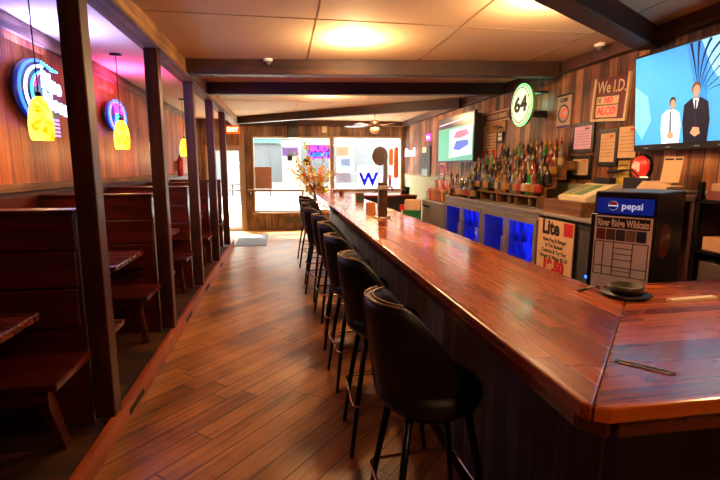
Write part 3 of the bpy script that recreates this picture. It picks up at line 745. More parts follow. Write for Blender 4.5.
# far television
tv = thing('wall_television', 'smaller television high on the far right wall showing a teal and white picture', 'television', (2.95, 8.62, 1.68), RW)
MB().box(0, 1.68, 0, .05, 0, .80).build('casing', M_black, tv, bevel=.006)
MB().box(.5, 1.2, .05, .24, .15, .65).build('wall_bracket', M_black, tv); MB().box(1.5, 1.67, .05, .13, .05, .75).build('side_box', M_black, tv)
scr = MB().box(.03, 1.65, -.003, 0, .03, .77).build('screen', pm('television picture teal', '#4fae9c', .3, emis='#58b8a4', es=.5), tv)
sp('picture_band', [(.03, .60), (.03, .77), (1.65, .77), (1.65, .60)], '#2a2040', -.0035, .6)
sp('picture_band', [(.06, .66), (1.5, .70), (1.5, .72), (.06, .68)], '#c9c4d8', -.0042, .8)
sp('picture_card', [(.62, .08), (.62, .56), (1.62, .58), (1.62, .12)], '#bfe0dc', -.0042, .9)
sp('picture_shape', [(.8, .42), (.95, .52), (1.4, .53), (1.5, .44), (1.1, .40)], '#c26a90', -.005, .8)
sp('picture_shape', [(.8, .22), (.95, .36), (1.45, .36), (1.5, .28), (1.1, .2)], '#4a66c8', -.005, .8)
sp('picture_shape', [(.62, .08), (.62, .56), (.74, .56), (.7, .08)], '#e8f0d8', -.005, .9)
# round 64 sign
s = thing('round_lit_sign', 'round glowing white sign reading 64 on the right wall', 'sign', (2.98, 5.53, 2.36), RW)
Rx = Matrix.Rotation(PI / 2, 4, 'X')
MB().lathe([(0, -.03), (.245, -.03), (.245, .03), (0, .03)], 36, M=Rx).build('case', pm('pale green case', '#9fb58a', .5), s)
MB().lathe([(0, .031), (.235, .031), (.235, .034), (0, .034)], 36, M=Rx).build('lit_face', emat('sign face glow', '#dce8c8', .85), s)
MB().lathe([(.205, .035), (.215, .035), (.215, .038), (.205, .038), (.205, .035)], 36, M=Rx).build('green_ring', pm('olive ring', '#6f8f3a', .5), s)
MB().tube([(.25 * math.cos(k * PI / 16), -.02, .25 * math.sin(k * PI / 16)) for k in range(32)], .008, 6, closed=True).build('neon_rim', E_green, s)
text(s, '64', .25, 0, 0, pm('sign olive ink', '#1c200e', .6), y=-.0365, bold=.010, sx=1.25)
for z in (.13, -.1, -.14): MB().box(.05, .22, .03, .2, z - .012, z + .012).build('wall_bracket', M_black, s)
light('sign_glow', 'POINT', s, (.05, .12, 0), 1.6, (.5, 1, .65), .1)
# bullseye banner with C
s = rp('team_banner', 'small cream banner with a red C in a ring, right of the 64 sign', 'banner', 4.98, 2.22, .26, .36, pm('banner cream', '#b79c86', .8))
MB().lathe([(.085, .011), (.1, .011), (.1, .014), (.085, .014), (.085, .011)], 28, M=Matrix.Translation((0, 0, -.02)) @ Rx).build('ring', pm('navy ink', '#20203c', .7), s)
MB().lathe([(0, .011), (.083, .011), (.083, .0135), (0, .0135)], 28, M=Matrix.Translation((0, 0, -.02)) @ Rx).build('disc', pm('banner pale', '#cdb2a0', .8), s)
text(s, 'C', .15, 0, -.02, pm('self lit orange red', '#e0421c', .6, emis='#e0421c', es=.4), y=-.0145, bold=.008)  # printed letter given its own faint glow to brighten it
text(s, 'CUBS', .06, 0, .13, pm('navy ink', '#20203c', .7), y=-.0145, bold=.002)
MB().box(-.14, .14, -.02, -.013, .175, .195).build('hanging_bar', M_dark, s)
MB().box(-.12, .12, -.014, -.012, -.175, -.15).build('bottom_band', pm('plum band', '#54306a', .8), s)
# We I.D. sign
s = rp('age_check_sign', 'maroon board reading We I.D. in a cream frame left of the big television', 'sign', 4.21, 2.265, .46, .40, M_maroon, tilt=.07)
MB().box(-.25, -.225, -.03, -.001, -.22, .2).box(.225, .25, -.03, -.001, -.22, .22).box(-.225, .225, -.03, -.001, -.22, -.195).build('frame', M_frameW, s, bevel=.002)
text(s, 'We I.D.', .16, .0, .105, M_frameW, y=-.0145, bold=.0015, sx=.80)
MB().box(-.2, .12, -.016, -.013, -.055, .02).box(-.2, .12, -.016, -.013, -.18, -.065).build('number_cards', M_frameW, s)
text(s, '18', .06, -.165, -.018, M_dark, y=-.0165); 
text(s, 'NO', .075, -.02, -.018, emat('red display', '#ff2020', 1.6), y=-.0165, bold=.004)
text(s, 'ALCO', .10, -.04, -.122, emat('red display', '#ff2020', 1.6), y=-.0165, bold=.005)
# framed notices
for y, z, w, h, mt, fm, lb in (
    (4.60, 1.91, .30, .24, M_pink, M_black, 'pale pink paper in a black frame, upper left of the notices under the maroon sign'),
    (4.60, 1.60, .27, .17, M_paper, M_black, 'tan paper in a black frame, below the pink notice'),
    (4.20, 1.79, .22, .28, M_paper, M_black, 'tall tan paper in a black frame, right of the pink notice'),
    (3.93, 1.83, .24, .29, M_paper, M_woodbox, 'tall tan certificate next to the lower left corner of the big television')):
    s = rp('framed_notice', lb, 'framed notice', y, z, w, h, mt, frame_mat=fm, ft=.04 if fm is M_black else .006, group='framed notices on the right wall')
    lines(s, w, [h * (.3 - .12 * k) for k in range(6)], pm('faded print', '#8d6a4c', .8), .0022)
    MB().box(w * .1, w * .34, -.0145, -.0125, h * .36, h * .42).build('printed_mark', M_red if mt is M_paper else M_dark, s)
for y, z, w, h, mt, lb in ((3.95, 1.575, .15, .17, pm('yellow card', '#a9853f', .8), 'small patterned yellow card below the tall certificate'),
                       ):
    s = rp('wall_card', lb, 'card', y, z, w, h, mt); lines(s, w, [.04, 0, -.04], M_woodbox, .006)
o = MB().lathe([(0, 0), (.1, 0), (.1, .012), (0, .012)], 26, M=Matrix.Rotation(-PI / 2, 4, 'Y')).build('round_yellow_plate', pm('yellow plate', '#d3b548', .5), loc=(ZR - .012, 3.96, 1.50))
tag(o, 'round yellow plate leaning on the right wall below the certificate', 'plate')
n = thing('round_red_light', 'round glowing red wall light just below the corner of the big television', 'light', (3.17, 3.72, 1.60), RW)
MB().lathe([(0, -.03), (.11, -.03), (.11, .0), (0, .0)], 28, M=Rx).build('case', M_black, n)
MB().lathe([(0, .001), (.1, .001), (.09, .02), (.05, .035), (0, .04)], 28, M=Rx).build('lens', pm('red lens glow', '#e02418', .3, emis='#ff3020', es=.55), n)
MB().box(-.03, .0, -.046, -.035, -.02, .05).box(.01, .03, -.046, -.035, -.04, .04).box(-.05, -.035, -.046, -.03, -.01, .03).build('lens_pattern', pm('pale red', '#ff8a6a', .4, emis='#ff8a6a', es=1.), n)
MB().lathe([(0, -.03), (.018, -.03), (.018, .03), (0, .04)], 14, M=Matrix.Translation((.07, -.02, -.1)) @ Rx).build('side_knob', emat('warm knob', '#ffd9a0', 1.2), n)
# signs left of the 64 sign
for y0, z, w, h, mt, lb, tx in ((6.66, 2.345, .80, .15, pm('brown plank sign', '#6b4027', .7), 'long brown wooden plank sign left of the 64 sign', 'CHICAGO BEARS'),
                            (6.68, 2.185, .60, .15, pm('tan plank sign', '#a5763f', .7), 'tan wooden plank sign under the long brown one', 'CUBS')):
    s = rp('plank_sign', lb, 'sign', y0, z, w, h, mt, t=.02); text(s, tx, .085, 0, 0, M_frameW if 'BEARS' in tx else M_woodbox, y=-.021, bold=.001, sx=.95)
    if 'BEARS' in tx: MB().box(-.4, .4, -.024, -.02, .062, .075).box(-.4, .4, -.024, -.02, -.075, -.062).build('border_line', M_paper, s)
s = rp('beer_poster', 'tall tan poster with red lettering right of the far television', 'poster', 6.9, 1.98, .46, .50, M_paper)
lines(s, .5, [.13 - .045 * k for k in range(6)], M_woodbox, .005)
MB().box(-.23, .23, -.0145, -.012, -.25, -.125).build('red_band', M_red, s); text(s, '19.50', .11, 0, -.19, M_paper, y=-.015, bold=.004)
text(s, 'LITE', .09, -.03, .19, pm('navy ink', '#20203c', .7), y=-.0145, bold=.005)
s = rp('framed_picture', 'narrow dark framed picture right of the tall tan poster', 'picture', 6.54, 2.07, .14, .17, M_paper2, frame_mat=M_black, ft=.03)
lines(s, .14, [.03, -.02], M_green, .012)
s = rp('neon_script_sign', 'small pale pink neon script sign by the right front window', 'sign', 11.4, 1.95, .1, .1, M_black)
text(s, 'Bud', .26, .02, .0, emat('pale pink neon', '#ffd8ec', 5), y=-.04, bold=.006, ext=.005, sx=2.2)
s = rp('magenta_sign', 'small magenta glowing sign high on the far right wall', 'sign', 9.95, 2.24, .3, .14, emat('magenta glow', '#e03ac0', 2.0), t=.03)
MB().box(-.1, .1, -.034, -.03, -.02, .02).build('mark', E_whn, s)
s = rp('dark_chalkboard', 'tall dark board with a white card at its top on the far right wall', 'board', 10.1, 1.72, .62, .66, pm('dark slate', '#2b2b30', .6), t=.03)
MB().box(-.25, .05, -.034, -.03, .2, .32).build('card', M_paper2, s); MB().box(-.25, .15, -.034, -.03, -.32, -.16).build('card', pm('pale blue card', '#9fc2c8', .8), s)
s = rp('tall_poster', 'pale pink and red tall poster just left of the far television', 'poster', 9.0, 1.92, .42, .9, pm('pale pink card', '#d9b3a4', .8))
MB().box(-.2, .2, -.0145, -.012, -.44, -.1).build('red_block', M_red, s); text(s, 'LITE', .15, 0, -.25, M_paper2, y=-.015, bold=.004)
s = rp('framed_picture', 'small black framed picture below the tall pink poster', 'picture', 9.05, 1.42 + .08, .26, .22, M_paper2, frame_mat=M_black, ft=.03)
lines(s, .2, [.03, -.02], M_green, .012)

# ------------------------------------------------------------------ back bar coolers
CT = 1.155
blueE = pm('blue cooler light', '#1a2cff', .4, emis='#1626ff', es=5.)
def cooler(yN, yF, lab):
    """double glass door cooler: near edge yN, far edge yF"""
    W_ = yF - yN
    t = thing('glass_door_cooler', lab, 'cooler', (2.55, yF, 0), RW, 'glass door back bar coolers')
    m = MB().box(0, W_, .05, .63, 0, .12).box(0, W_, .05, .63, CT - .1, CT - .03).box(0, .03, .05, .63, .12, CT - .1).box(W_ - .03, W_, .05, .63, .12, CT - .1).box(.03, W_ - .03, .6, .63, .12, CT - .1)
    m.build('cabinet', M_dsteel, t)
    MB().box(-.004, W_ + .004, 0, .64, CT - .03, CT).build('top', M_steel, t, bevel=.004)
    MB().box(0, W_, .02, .05, CT - .09, CT - .03).build('top_rail', M_steel, t)
    MB().box(0, W_, .03, .05, 0, .13).build('kick_plate', M_black, t)
    MB().box(.03, W_ - .03, .592, .6, .14, CT - .12).build('inner_back', pm('blue glow liner', '#2030d0', .5, emis='#1424f5', es=2.2), t)  # back panel glows itself, carrying the blue interior light
    MB().box(.05, W_ - .05, .08, .10, CT - .125, CT - .105).build('light_strip', blueE, t)
    m = MB()
    for z in (.42, .72):
        for k in range(8): m.box(.035, W_ - .035, .10 + .06 * k, .106 + .06 * k, z, z + .006)
    m.build('wire_shelf', M_steel, t)
    for k in range(2):
        x0 = .005 + k * W_ / 2; x1 = x0 + W_ / 2 - .01
        d_ = frame(x0, x1, .14, CT - .095, .055, 0, .045, 0).build('door', M_dsteel, t, bevel=.004)
        MB().box(x0 + .055, x1 - .055, .02, .026, .195, CT - .15).build('pane', M_fglass, d_)
        hx0 = x1 - .035 if k == 0 else x0 + .015
        MB().box(hx0, hx0 + .02, -.03, 0, .5, .8).build('handle', M_steel, d_, bevel=.004)
    light('cooler_light', 'AREA', t, (W_ / 2, .3, CT - .14), 5, (.08, .12, 1), W_ * .5, rot=(0, 0, 0))
    return t
cooler(5.68, 7.05, 'steel cooler with two blue lit glass doors, the farther of the pair')
cooler(4.33, 5.66, 'steel cooler with two blue lit glass doors, the nearer of the pair')
# bottles and cans on cooler shelves
def cbottle():
    t = thing('chilled_bottle', 'x', 'bottle', (0, 0, 0), 0, 'bottles inside the blue lit coolers')
    MB().lathe([(0, 0), (.03, 0), (.03, .13), (.013, .18), (.013, .22), (0, .22)], 10).build('glass', pm('cooler bottle glass', '#6b7fb0', .2), t)
    return t
c0 = None
for j, (a, b_) in enumerate(((4.42, 5.55), (5.78, 6.95))):
    for z in (.428, .728):
        for k in range(7):
            o = cbottle() if c0 is None else copy_tree(c0)
            c0 = c0 or o
            o.location = (2.80, a + (b_ - a) * k / 6, z)
            o['label'] = 'small bottle standing on a wire shelf inside a blue lit cooler'
# dark cabinet with Lite sign and grille
t = thing('back_bar_cabinet', 'dark two door bar cabinet right of the blue lit coolers', 'cabinet', (2.55, 4.30, 0), RW)
MB().box(0, 1.0, .04, .63, 0, CT - .03).build('body', pm('dark cabinet', '#1b1715', .45), t)
MB().box(0, 1.0, 0, .64, CT - .03, CT).build('top', M_steel, t, bevel=.004)
MB().box(.02, .62, .0, .04, .12, CT - .06).build('door', pm('dark cabinet', '#1b1715', .45), t, bevel=.004)
d_ = MB().box(.65, .98, .0, .04, .12, CT - .06).build('door', pm('dark cabinet', '#1b1715', .45), t, bevel=.004)
m = MB()
for k in range(10): m.box(.69 + .027 * k, .702 + .027 * k, -.006, 0, .2, CT - .1)
m.build('grille', M_grey, d_)
MB().box(.80, .825, -.012, -.006, .66, .685).build('blue_lamp', emat('blue indicator', '#2a6bff', 3), d_)
s = thing('beer_sign', 'tan poster headed Lite with red price lettering, on the dark cabinet door', 'sign', (2.546, 3.98, .86), RW)
MB().box(-.29, .29, -.008, -.001, -.27, .24).build('sheet', M_paper, s)
text(s, 'Lite', .19, -.07, .16, M_dark, y=-.009, bold=.008, sx=1.0)
MB().box(.14, .28, -.0095, -.008, .11, .23).build('red_emblem', M_red, s)
for k, tx in enumerate(('Have Fog & Burger', 'in The Basket?', 'Come in & Try Our', 'Burger & Wings $2.50')):
    text(s, tx, .052, 0, .045 - .055 * k, M_dark, y=-.009, bold=.001, sx=.95)
text(s, '19.50', .15, 0, -.205, M_red, y=-.009, bold=.012, sx=1.05)
# stainless ice bin left of the coolers
t = thing('ice_bin', 'low stainless steel ice bin left of the blue lit coolers', 'ice bin', (2.55, 8.25, 0), RW)
MB().box(0, 1.14, 0, .6, .15, .98).build('body', M_steel, t, bevel=.006)
MB().box(-.01, 1.15, -.02, .6, .98, 1.01).build('lid', M_steel, t, bevel=.006)
MB().box(.1, .5, -.03, -.02, .9, .93).build('handle', M_chrome, t)
for x in (.04, 1.06):
    for y in (.04, .54): MB().box(x, x + .04, y, y + .04, 0, .15).build('leg', M_steel, t)
# snack rack on the bin
t = thing('snack_rack', 'wire snack rack behind the bar left of the bottles', 'rack', (2.76, 7.85, 1.01), RW)
m = MB()
for z in (0.0, .15): m.box(-.45, .45, -.12, .12, z, z + .008)
for x in (-.45, .44): m.box(x, x + .01, .11, .12, 0, .36).box(x, x + .01, -.12, -.11, 0, .16)
m.build('wire_frame', M_blackm, t)
cols = ('#c43a22', '#d98a3a', '#b8763f', '#c9452a', '#e0b25a', '#8f3a20', '#d0a070', '#c22a2a', '#b5652f', '#caa06a')
names = ('red', 'orange', 'brown', 'bright red', 'yellow', 'dark red', 'beige', 'crimson', 'rust', 'sand coloured')
for k in range(10):
    row = k // 5; y = 8.2 - (k % 5) * .175
    m = MB(); m.prism([(-.07, 0), (.07, 0), (.08, .11), (.065, .21), (-.07, .20), (-.078, .1)], -.03, .03, 'Y')
    o = m.build('snack_bag', pm('bag ' + cols[k], cols[k], .35), loc=(2.70 + .13 * row, y, 1.02 + .15 * row), rot=(math.radians(8), 0, RW), bevel=.012)
    tag(o, '%s snack bag on the %s of the wire rack' % (names[k], ('lower tier', 'upper tier')[row]), 'snack bag', 'snack bags on the wire rack')
# utensil pot at far end of return
t = thing('utensil_holder', 'black utensil pot on the far counter by the right front window', 'pot', (2.42, 9.0, 1.07))
MB().lathe([(0, 0), (.08, 0), (.09, .14), (.08, .14), (.07, .01), (0, .01)], 16).build('pot', M_black, t)
for k in range(4): MB().tube([(.02 * k - .03, 0, .02), (.03 * k - .05, .01, .3)], .006, 6).build('utensil', M_black, t)

# ------------------------------------------------------------------ tiered bottle shelf and bottles
t = thing('bottle_shelf', 'stepped wooden shelf holding the liquor bottles on the back bar', 'shelf', (3.19, 4.62, CT))
TI = ((-.48, .13), (-.37, .23), (-.26, .33), (-.15, .43))
for k, (x, z) in enumerate(TI):
    MB().box(x, x + .11, 0, 2.0, z - .02, z).build('tread', M_plank, t, bevel=.002)
    MB().box(x + .098, x + .11, 0, 2.0, z, z + .08).build('riser', M_plank, t)
for y in (0, .49, .98, 1.47, 1.98): MB().box(-.47, 0, y, y + .02, 0, .11).build('divider', M_plank, t)
def bot_proto(kind):
    t = thing('liquor_bottle', 'x', 'bottle', (0, 0, 0), 0, 'liquor bottles on the back bar')
    if kind == 0: prof = [(0, 0), (.034, 0), (.036, .01), (.036, .17), (.03, .195), (.014, .225), (.013, .275)]
    elif kind == 1: prof = [(0, 0), (.038, 0), (.041, .01), (.038, .14), (.03, .165), (.013, .19), (.013, .26)]
    elif kind == 2: prof = [(0, 0), (.030, 0), (.033, .06), (.032, .16), (.02, .21), (.012, .24), (.012, .30)]
    else: prof = [(0, 0), (.04, 0), (.042, .02), (.042, .12), (.036, .14), (.015, .16), (.014, .225)]
    h = prof[-1][1]
    prof = prof + [(0, h)]
    MB().lathe(prof, 12).build('glass', None_m, t)
    r = max(p[0] for p in prof)
    MB().lathe([(r + .0006, .04), (r + .0012, .045), (r + .0012, .115), (r + .0006, .12)], 12).build('label', None_m, t)
    MB().lathe([(0, h), (.016, h), (.015, h + .03), (.005, h + .045), (.004, h + .07), (0, h + .07)], 8).build('pourer', None_m, t)
    return t
None_m = M_black
GL = {'amber': '#7a3c10', 'dark': '#15100c', 'clear': '#6e675a', 'green': '#0f7a2c', 'brown': '#2c150a', 'gold': '#96641c', 'blue': '#1c3260'}
LB = {'cream': '#b89a6c', 'red': '#a0281e', 'black': '#19130f', 'orange': '#b5652c', 'green': '#2c4a34', 'white': '#bcb09a', 'gold': '#a67c34'}
CP = {'black': '#101010', 'red': '#8e1c16', 'gold': '#a98536', 'silver': '#a0a0a0'}
protos = {}
def mk_bottle(kind, g, l, c):
    key = (kind, g, l, c)
    if key in protos: return copy_tree(protos[key])
    t = bot_proto(kind)
    for ch in t.children:
        nm = ch.name.split('.')[0]
        ch.data.materials[0] = {'glass': pm(g + ' bottle glass', GL[g], .12, coat=.5), 'label': pm(l + ' bottle label', LB[l], .6), 'pourer': pm(c + ' pourer', CP[c], .3)}[nm]
    protos[key] = t
    return t
rows = ((3.19 - .43, CT + .13, 4.70, 6.54, 20, 'lowest shelf step'), (3.19 - .325, CT + .23, 4.72, 6.54, 19, 'second shelf step'),
        (3.19 - .215, CT + .33, 4.75, 6.5, 18, 'third shelf step'), (3.19 - .09, CT + .43, 4.85, 6.3, 15, 'top shelf step'),
        (2.63, CT, 6.15, 7.0, 10, 'cooler top front row'))
rnd = random.Random(3)
for x, z, ya, yb, n_, where in rows:
    for k in range(n_):
        g = rnd.choice(list(GL)[:6] if rnd.random() < .97 else ['blue']); g = 'green' if (where.startswith('lowest') and k == 2) else (g if g != 'green' or rnd.random() < .3 else 'clear')
        l = rnd.choice(list(LB)); c = rnd.choice(['black', 'black', 'black', 'red', 'gold', 'silver']); kd = rnd.randrange(4)
        o = mk_bottle(kd, g, l, c)
        o.location = (x + rnd.uniform(-.008, .008), ya + (yb - ya) * k / (n_ - 1), z)
        i = n_ - k
        od = '%d%s' % (i, {1: 'st', 2: 'nd', 3: 'rd'}.get(i if i < 4 else 0, 'th'))
        o['label'] = '%s bottle with %s label and %s pourer, %s from left, %s' % (g, l, c, od, where)
# small glasses in shelf bays
for k in range(4):
    o = MB().lathe([(0, 0), (.03, 0), (.036, .1), (.033, .1), (.027, .008), (0, .008)], 14).build('stacked_cup', pm('dull cup', '#6b5a48', .4), loc=(2.78, 4.86 + .49 * k, CT))
    tag(o, 'small cup standing in the %s bay under the bottle shelf' % ('nearest', 'second', 'third', 'farthest')[k], 'cup', 'cups under the bottle shelf')
o = MB().box(-.25, .25, -.3, .3, 0, .13).build('wooden_box', M_plank, loc=(2.86, 4.02, CT), bevel=.004)
tag(o, 'plain wooden box on the cabinet under the cash register', 'box')
# cash register
t = thing('cash_register', 'cream cash register with sloping keypad on the wooden box', 'cash register', (2.86, 3.98, CT + .13), RW)
t.scale = (.76, .8, .8)
m = MB(); m.prism([(-.22, 0), (.24, 0), (.24, .2), (.16, .2), (-.22, .05)], -.28, .28, 'X')
m.build('body', M_cream, t, bevel=.006)
Mk = Matrix.Translation((0, -.22, .05)) @ Matrix.Rotation(math.atan2(.15, .38), 4, 'X')
MB().box(-.26, -.08, .03, .36, .001, .006, M=Mk).build('key_field', pm('yellow keys', '#d8c840', .5), t)
MB().box(-.05, .12, .06, .34, .001, .006, M=Mk).build('key_field', pm('green keys', '#6a8a5c', .5), t)
m = MB()
for i in range(5):
    for j in range(6): m.box(-.25 + .035 * i, -.225 + .035 * i, .05 + .05 * j, .085 + .05 * j, .006, .012, M=Mk)
m.build('keys', pm('grey keys', '#8a8a84', .5), t)
MB().box(-.1, .2, .12, .2, .2, .27).build('display', M_black, t, bevel=.004)
# goose neck lamp
t = thing('desk_lamp', 'black gooseneck lamp bending over the counter beside the cash register', 'lamp', (3.13, 3.66, 1.305))
MB().lathe([(0, -.165), (.05, -.165), (.05, -.15), (0, -.15)], 16).build('base', M_black, t)
MB().tube([(0, 0, -.15), (0, -.02, .05), (0, .0, .2), (0, .12, .27), (0, .24, .26)], .009, 8).build('arm', M_black, t)
MB().tube([(0, .22, .262), (0, .42, .245)], [.014, .02], 10).build('shade', M_black, t)
# shelf under the television and the things on it
t = thing('hanging_shelf', 'dark shelf unit on the right wall under the big television', 'shelf', (3.18, 2.78, 0))
MB().box(-.36, 0, 0, .87, 1.36, 1.40).build('board', M_woodbox, t, bevel=.004)
MB().box(-.34, 0, .02, .05, 0, 1.36).box(-.34, 0, .45, .48, 0, 1.36).box(-.03, 0, .05, .45, 0, 1.36).build('side_panels', M_woodbox, t)
t = thing('dark_monitor', 'black flat monitor back leaning between the register and the red light', 'monitor', (2.98, 3.55, 1.40), RW)
MB().box(-.14, .14, 0, .03, .0, .11).build('screen_back', M_black, t, bevel=.004)
MB().box(-.06, .06, -.04, .06, 0, .01).build('foot', M_black, t)
o = MB().prism([(-.13, 0), (.13, 0), (.16, .05), (-.05, .09)], -.1, .1, 'Y').build('tan_folder', M_paper, loc=(2.95, 3.27, 1.40), rot=(0, 0, RW + .2)); tag(o, 'tan folder lying on the dark shelf under the television', 'folder')
t = thing('paper_holder', 'upright tan menu sheet in a holder on the dark shelf under the television', 'menu holder', (3.0, 3.21, 1.40), RW)
Mt = Matrix.Translation((0, 0, .08)) @ Matrix.Rotation(math.radians(-8), 4, 'X')
MB().box(-.09, .09, -.003, 0, 0, .2, M=Mt).build('sheet', M_paper, t)
MB().box(-.08, .0, -.006, -.003, .175, .188, M=Mt).box(.02, .08, -.006, -.003, .175, .188, M=Mt).build('printed_heading', M_dark, t)
MB().box(-.07, .04, -.02, .05, 0, .08).build('block', pm('tan block', '#a8824e', .7), t)
# right shelving unit with boxes
t = thing('storage_rack', 'dark open rack at the right picture edge loaded with boxes', 'rack', (2.80, 1.75, 0))
for z in (.35, .8, 1.02, 1.36): MB().box(0, .38, 0, 1.0 if z > 1.2 else 1.0, z, z + .02).build('shelf', M_blackm, t)
for x in (0, .35):
    for y in (0, .97): MB().box(x, x + .03, y, y + .03, 0, 1.5).build('post', M_blackm, t)
for y, z, w, h, c, lb in ((2.6, 1.04, .24, .09, '#c99a6c', 'tan flat box on the middle shelf of the dark rack'), (2.6, .82, .26, .14, '#4a3b33', 'brown box on the lower shelf of the dark rack'),
                          (2.62, 1.38, .22, .06, '#7a3b30', 'dull red box on the top shelf of the dark rack'), (2.2, 1.04, .34, .16, '#3d2d26', 'dark brown carton at the near end of the middle shelf'),
                          (2.25, 1.38, .34, .1, '#8a5a48', 'reddish carton at the near end of the top shelf'), (2.62, 1.44, .16, .05, '#b58c6c', 'small tan box stacked on the dull red box')):
    o = MB().box(0, .3, -w / 2, w / 2, 0, h).build('carton', pm('carton ' + c, c, .7), loc=(2.83, y - .02, z), bevel=.004); tag(o, lb, 'box', 'boxes on the dark rack')

# ------------------------------------------------------------------ pepsi merchandiser
aR = math.radians(-58)
t = thing('undercounter_cabinet', 'dark cabinet behind the bar corner carrying the soft drink cooler', 'cabinet', (1.80, 1.97, 0), aR)
MB().box(-.36, .06, -.02, .5, 0, .92).build('body', M_black, t, bevel=.004)
t = thing('drink_cooler', 'black countertop soft drink cooler with a blue lit pepsi header behind the bar corner', 'cooler', (1.80, 1.97, .925), aR)
MB().box(-.31, 0, .02, .45, 0, .55).build('cabinet', M_black, t, bevel=.012)
d_ = MB().box(-.31, 0, -.01, .02, 0, .43).build('door', M_black, t, bevel=.004)
hd = MB().box(-.285, -.025, -.006, .02, .437, .515).build('header_panel', pm('blue header', '#0c2270', .3, emis='#1230b0', es=.22, noise=.6, nscale=25), t)
text(hd, 'pepsi', .048, -.115, .477, pm('white header ink', '#dfe8ff', .4, emis='#cfdcff', es=.35), y=-.008, bold=.001)
MB().lathe([(0, .007), (.024, .007), (.024, .009), (0, .009)], 20, M=Matrix.Translation((-.205, 0, .478)) @ Rx).build('emblem', pm('emblem white', '#d8dcf0', .4, emis='#c8d0f0', es=.5), hd)
m = MB(); m.prism([(-.205 + .022 * math.cos(a * PI / 8), .481 + .020 * math.sin(a * PI / 8)) for a in range(0, 9)], -.0105, -.009, 'Y'); m.build('emblem_red', M_red, hd)
m = MB(); m.prism([(-.205 + .022 * math.cos(-a * PI / 8), .474 + .018 * math.sin(-a * PI / 8)) for a in range(0, 9)], -.0105, -.009, 'Y'); m.build('emblem_blue', pm('emblem blue', '#1533c0', .4), hd)
sd = MB().prism([(.14 + .09 * math.cos(a * PI / 12), .30 + .09 * math.sin(a * PI / 12)) for a in range(24)], .0, .0015, 'X').build('side_emblem', pm('dull side emblem', '#5c1512', .5), t)
MB().prism([(.06, .29), (.1, .33), (.18, .34), (.225, .32), (.22, .30), (.16, .31), (.1, .30)], .0015, .003, 'X').build('side_emblem_wave', pm('dull wave', '#6e5a4c', .5), sd)
# team poster on the cooler door
s = thing('team_schedule_poster', 'white poster headed River Ridge Wildcats on the soft drink cooler door', 'poster', (1.80, 1.97, .925), aR)
x0, x1, z0, z1 = -.285, -.015, .005, .425
MB().box(x0, x1, -.016, -.0105, z0, z1).build('sheet', M_paper2, s)
MB().box(x0 + .01, x1 - .01, -.018, -.016, z1 - .062, z1 - .008).build('heading_band', M_dark, s)
text(s, 'River Ridge Wildcats', .052, -.15, z1 - .037, M_paper2, y=-.0185, bold=.0018, sx=.55)
pc = ('#7a3026', '#5c4436', '#3a3a44', '#8c6a4e', '#20263c', '#6a2a2e')
for k in range(5):
    w_ = (x1 - x0 - .03) / 5
    MB().box(x0 + .012 + w_ * k, x0 + .008 + w_ * (k + 1), -.018, -.016, z1 - .125, z1 - .068).build('photo', pm('photo ' + pc[k], pc[k], .6), s)
m = MB()
for z in (.29, .16, .115): m.box(x0 + .008, x1 - .008, -.0175, -.016, z - .0018, z + .0018)
for z in (.26, .23, .20, .14): m.box(x0 + .10, x1 - .08, -.0175, -.016, z - .0015, z + .0015)
for x in (x0 + .008, x0 + .05, x0 + .10, x1 - .08, x1 - .01): m.box(x - .0018, x + .0018, -.0175, -.016, .115, .29)
m.build('table_grid', M_dark, s)
m = MB()
for k in range(6): m.box(x0 + .03 + .04 * k, x0 + .05 + .04 * k, -.0175, -.016, .03 + .008 * (k % 2), .045 + .008 * (k % 2))
m.build('printed_marks', pm('sponsor print', '#8a5a40', .7), s)

# ------------------------------------------------------------------ things on the bar
t = thing('ashtray_stack', 'dark round dish stacked on a wider dish by the soft drink cooler', 'dish', (1.40, 1.66, 1.07))
MB().lathe([(0, 0), (.085, 0), (.095, .012), (.085, .016), (0, .012)], 28).build('lower_dish', M_black, t)
MB().lathe([(0, 0), (.06, 0), (.066, .03), (.06, .03), (.055, .012), (0, .012)], 28, (0, 0, .016)).build('upper_dish', pm('dull grey dish', '#3a352d', .4, .4), t)
o = MB().box(-.11, .11, -.015, .015, 0, .01).build('paper_slip', M_paper2, loc=(1.62, 1.56, 1.07), rot=(0, 0, .05)); tag(o, 'folded white paper slip on the near leg of the bar', 'paper')
t = thing('small_knife', 'black handled knife lying left of the round dishes', 'knife', (1.30, 1.78, 1.07), .5)
MB().box(-.06, 0, -.006, .006, 0, .008).build('handle', M_black, t); MB().box(0, .07, -.006, .006, .002, .004).build('blade', M_steel, t)
# tap tower
t = thing('tap_tower', 'tall dark wooden beer tap tower standing on the middle of the bar', 'tap tower', (1.03, 4.75, 1.07))
MB().box(-.045, .045, -.045, .045, 0, .37).build('column', M_woodbox, t, bevel=.005)
MB().box(-.05, .05, -.06, .05, .3, .34).build('collar', M_steel, t, bevel=.004)
MB().lathe([(0, 0), (.09, 0), (.09, .012), (0, .012)], 20).build('base_plate', M_steel, t)
MB().tube([(.05, 0, .32), (.1, 0, .32), (.11, 0, .28)], .01, 8).build('spout', M_chrome, t)
MB().tube([(.08, 0, .33), (.08, 0, .45)], [.010, .016], 8).build('tap_handle', pm('tap handle', '#a8452a', .4), t)
o = MB().box(-.05, .05, -.05, .05, 0, .12).build('napkin_box', pm('orange wood box', '#b8743c', .5), loc=(1.02, 5.35, 1.07), bevel=.004); tag(o, 'small orange-brown napkin box behind the tap tower on the bar', 'box')
o = MB().prism([(-.09, -.16), (.08, -.1), (.09, .17), (-.07, .12)], 0, .006, 'Z').build('menu_sheet', M_paper2, loc=(1.27, 5.55, 1.07)); tag(o, 'white menu sheet lying on the bar right of the tap tower', 'paper')
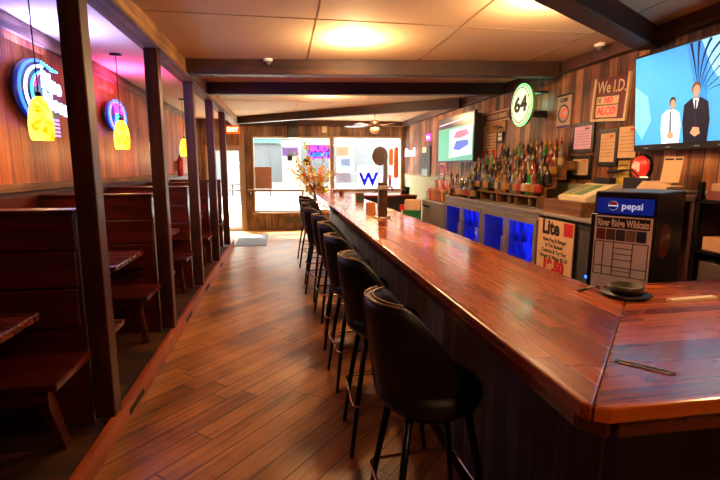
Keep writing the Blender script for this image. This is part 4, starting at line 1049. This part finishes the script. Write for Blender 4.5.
t = thing('drink_carton', 'green and brown carton standing on the far part of the bar', 'carton', (1.18, 7.1, 1.07))
MB().box(-.06, .06, -.05, .05, 0, .13).build('box', pm('brown carton', '#6a4a30', .6), t, bevel=.003); MB().box(-.05, .05, -.052, -.05, .02, .09).build('green_panel', M_green, t)
o = MB().lathe([(0, 0), (.035, 0), (.05, .05), (.045, .09), (.02, .11), (0, .11)], 16).build('reddish_blob', pm('reddish blob gloss', '#7a3426', .3), loc=(1.1, 8.75, 1.07)); tag(o, 'small round reddish object near the far end of the bar', 'holder')  # stands for an unidentified reddish round shape at the rail end
# cartons behind the bar
t = thing('underbar_sink', 'stainless underbar sink running low behind the bar', 'sink', (1.40, 5.0, 0))
MB().box(0, .42, 0, 2.2, .62, .84).build('basin', M_steel, t, bevel=.006)
for x in (.02, .36):
    for y in (.03, 2.13): MB().box(x, x + .04, y, y + .04, 0, .62).build('leg', M_steel, t)
t = thing('beverage_box', 'tan topped green drink box with a red corner standing behind the bar', 'box', (1.64, 5.75, .84), -.35)
MB().box(-.11, .11, -.1, .1, 0, .22).build('lower_box', M_green, t, bevel=.003)
MB().box(-.09, .11, -.1, .1, .22, .345).build('upper_box', M_paper, t, bevel=.003)
MB().box(-.135, -.11, -.1, .1, 0, .27).build('side_box', M_paper2, t, bevel=.003); MB().box(-.15, -.09, -.105, .05, .22, .28).build('red_corner', M_red, t)
MB().prism([(-.06, .05), (.02, .07), (.07, .13), (-.02, .11)], -.104, -.1, 'Y').build('printed_mark', pm('pale print', '#c89a80', .7), t)

# ------------------------------------------------------------------ world, light, camera
w = bpy.data.worlds.new('daylight'); scene.world = w; w.use_nodes = True
bg = w.node_tree.nodes['Background']; bg.inputs[0].default_value = (1, .97, .93, 1); bg.inputs[1].default_value = 24.
sun = bpy.data.lights.new('sun', 'SUN'); sun.energy = 30; sun.angle = math.radians(2); sun.color = (1, .95, .85)
so = bpy.data.objects.new('sun', sun); COL.objects.link(so); so.rotation_euler = (math.radians(-38), 0, math.radians(25))
cam = bpy.data.cameras.new('camera'); co = bpy.data.objects.new('camera', cam); COL.objects.link(co); scene.camera = co
FPX = 462.
cam.sensor_fit = 'HORIZONTAL'; cam.sensor_width = 36; cam.lens = 36 * FPX / 720
phi = math.radians(8.979); th = math.radians(9.4677)
co.location = (0, 0, 1.6); co.rotation_euler = (PI / 2 - phi, 0, -th); cam.clip_start = .05
vs = scene.view_settings; scene.display_settings.display_device = 'sRGB'
vs.view_transform = 'Standard'; vs.look = 'None'; vs.gamma = 1; vs.use_curve_mapping = False; vs.exposure = 0.33
cy = scene.cycles
cy.use_denoising = True; cy.max_bounces = 8; cy.diffuse_bounces = 5; cy.transparent_max_bounces = 12; cy.sample_clamp_indirect = 6
cy.caustics_reflective = False; cy.caustics_refractive = False
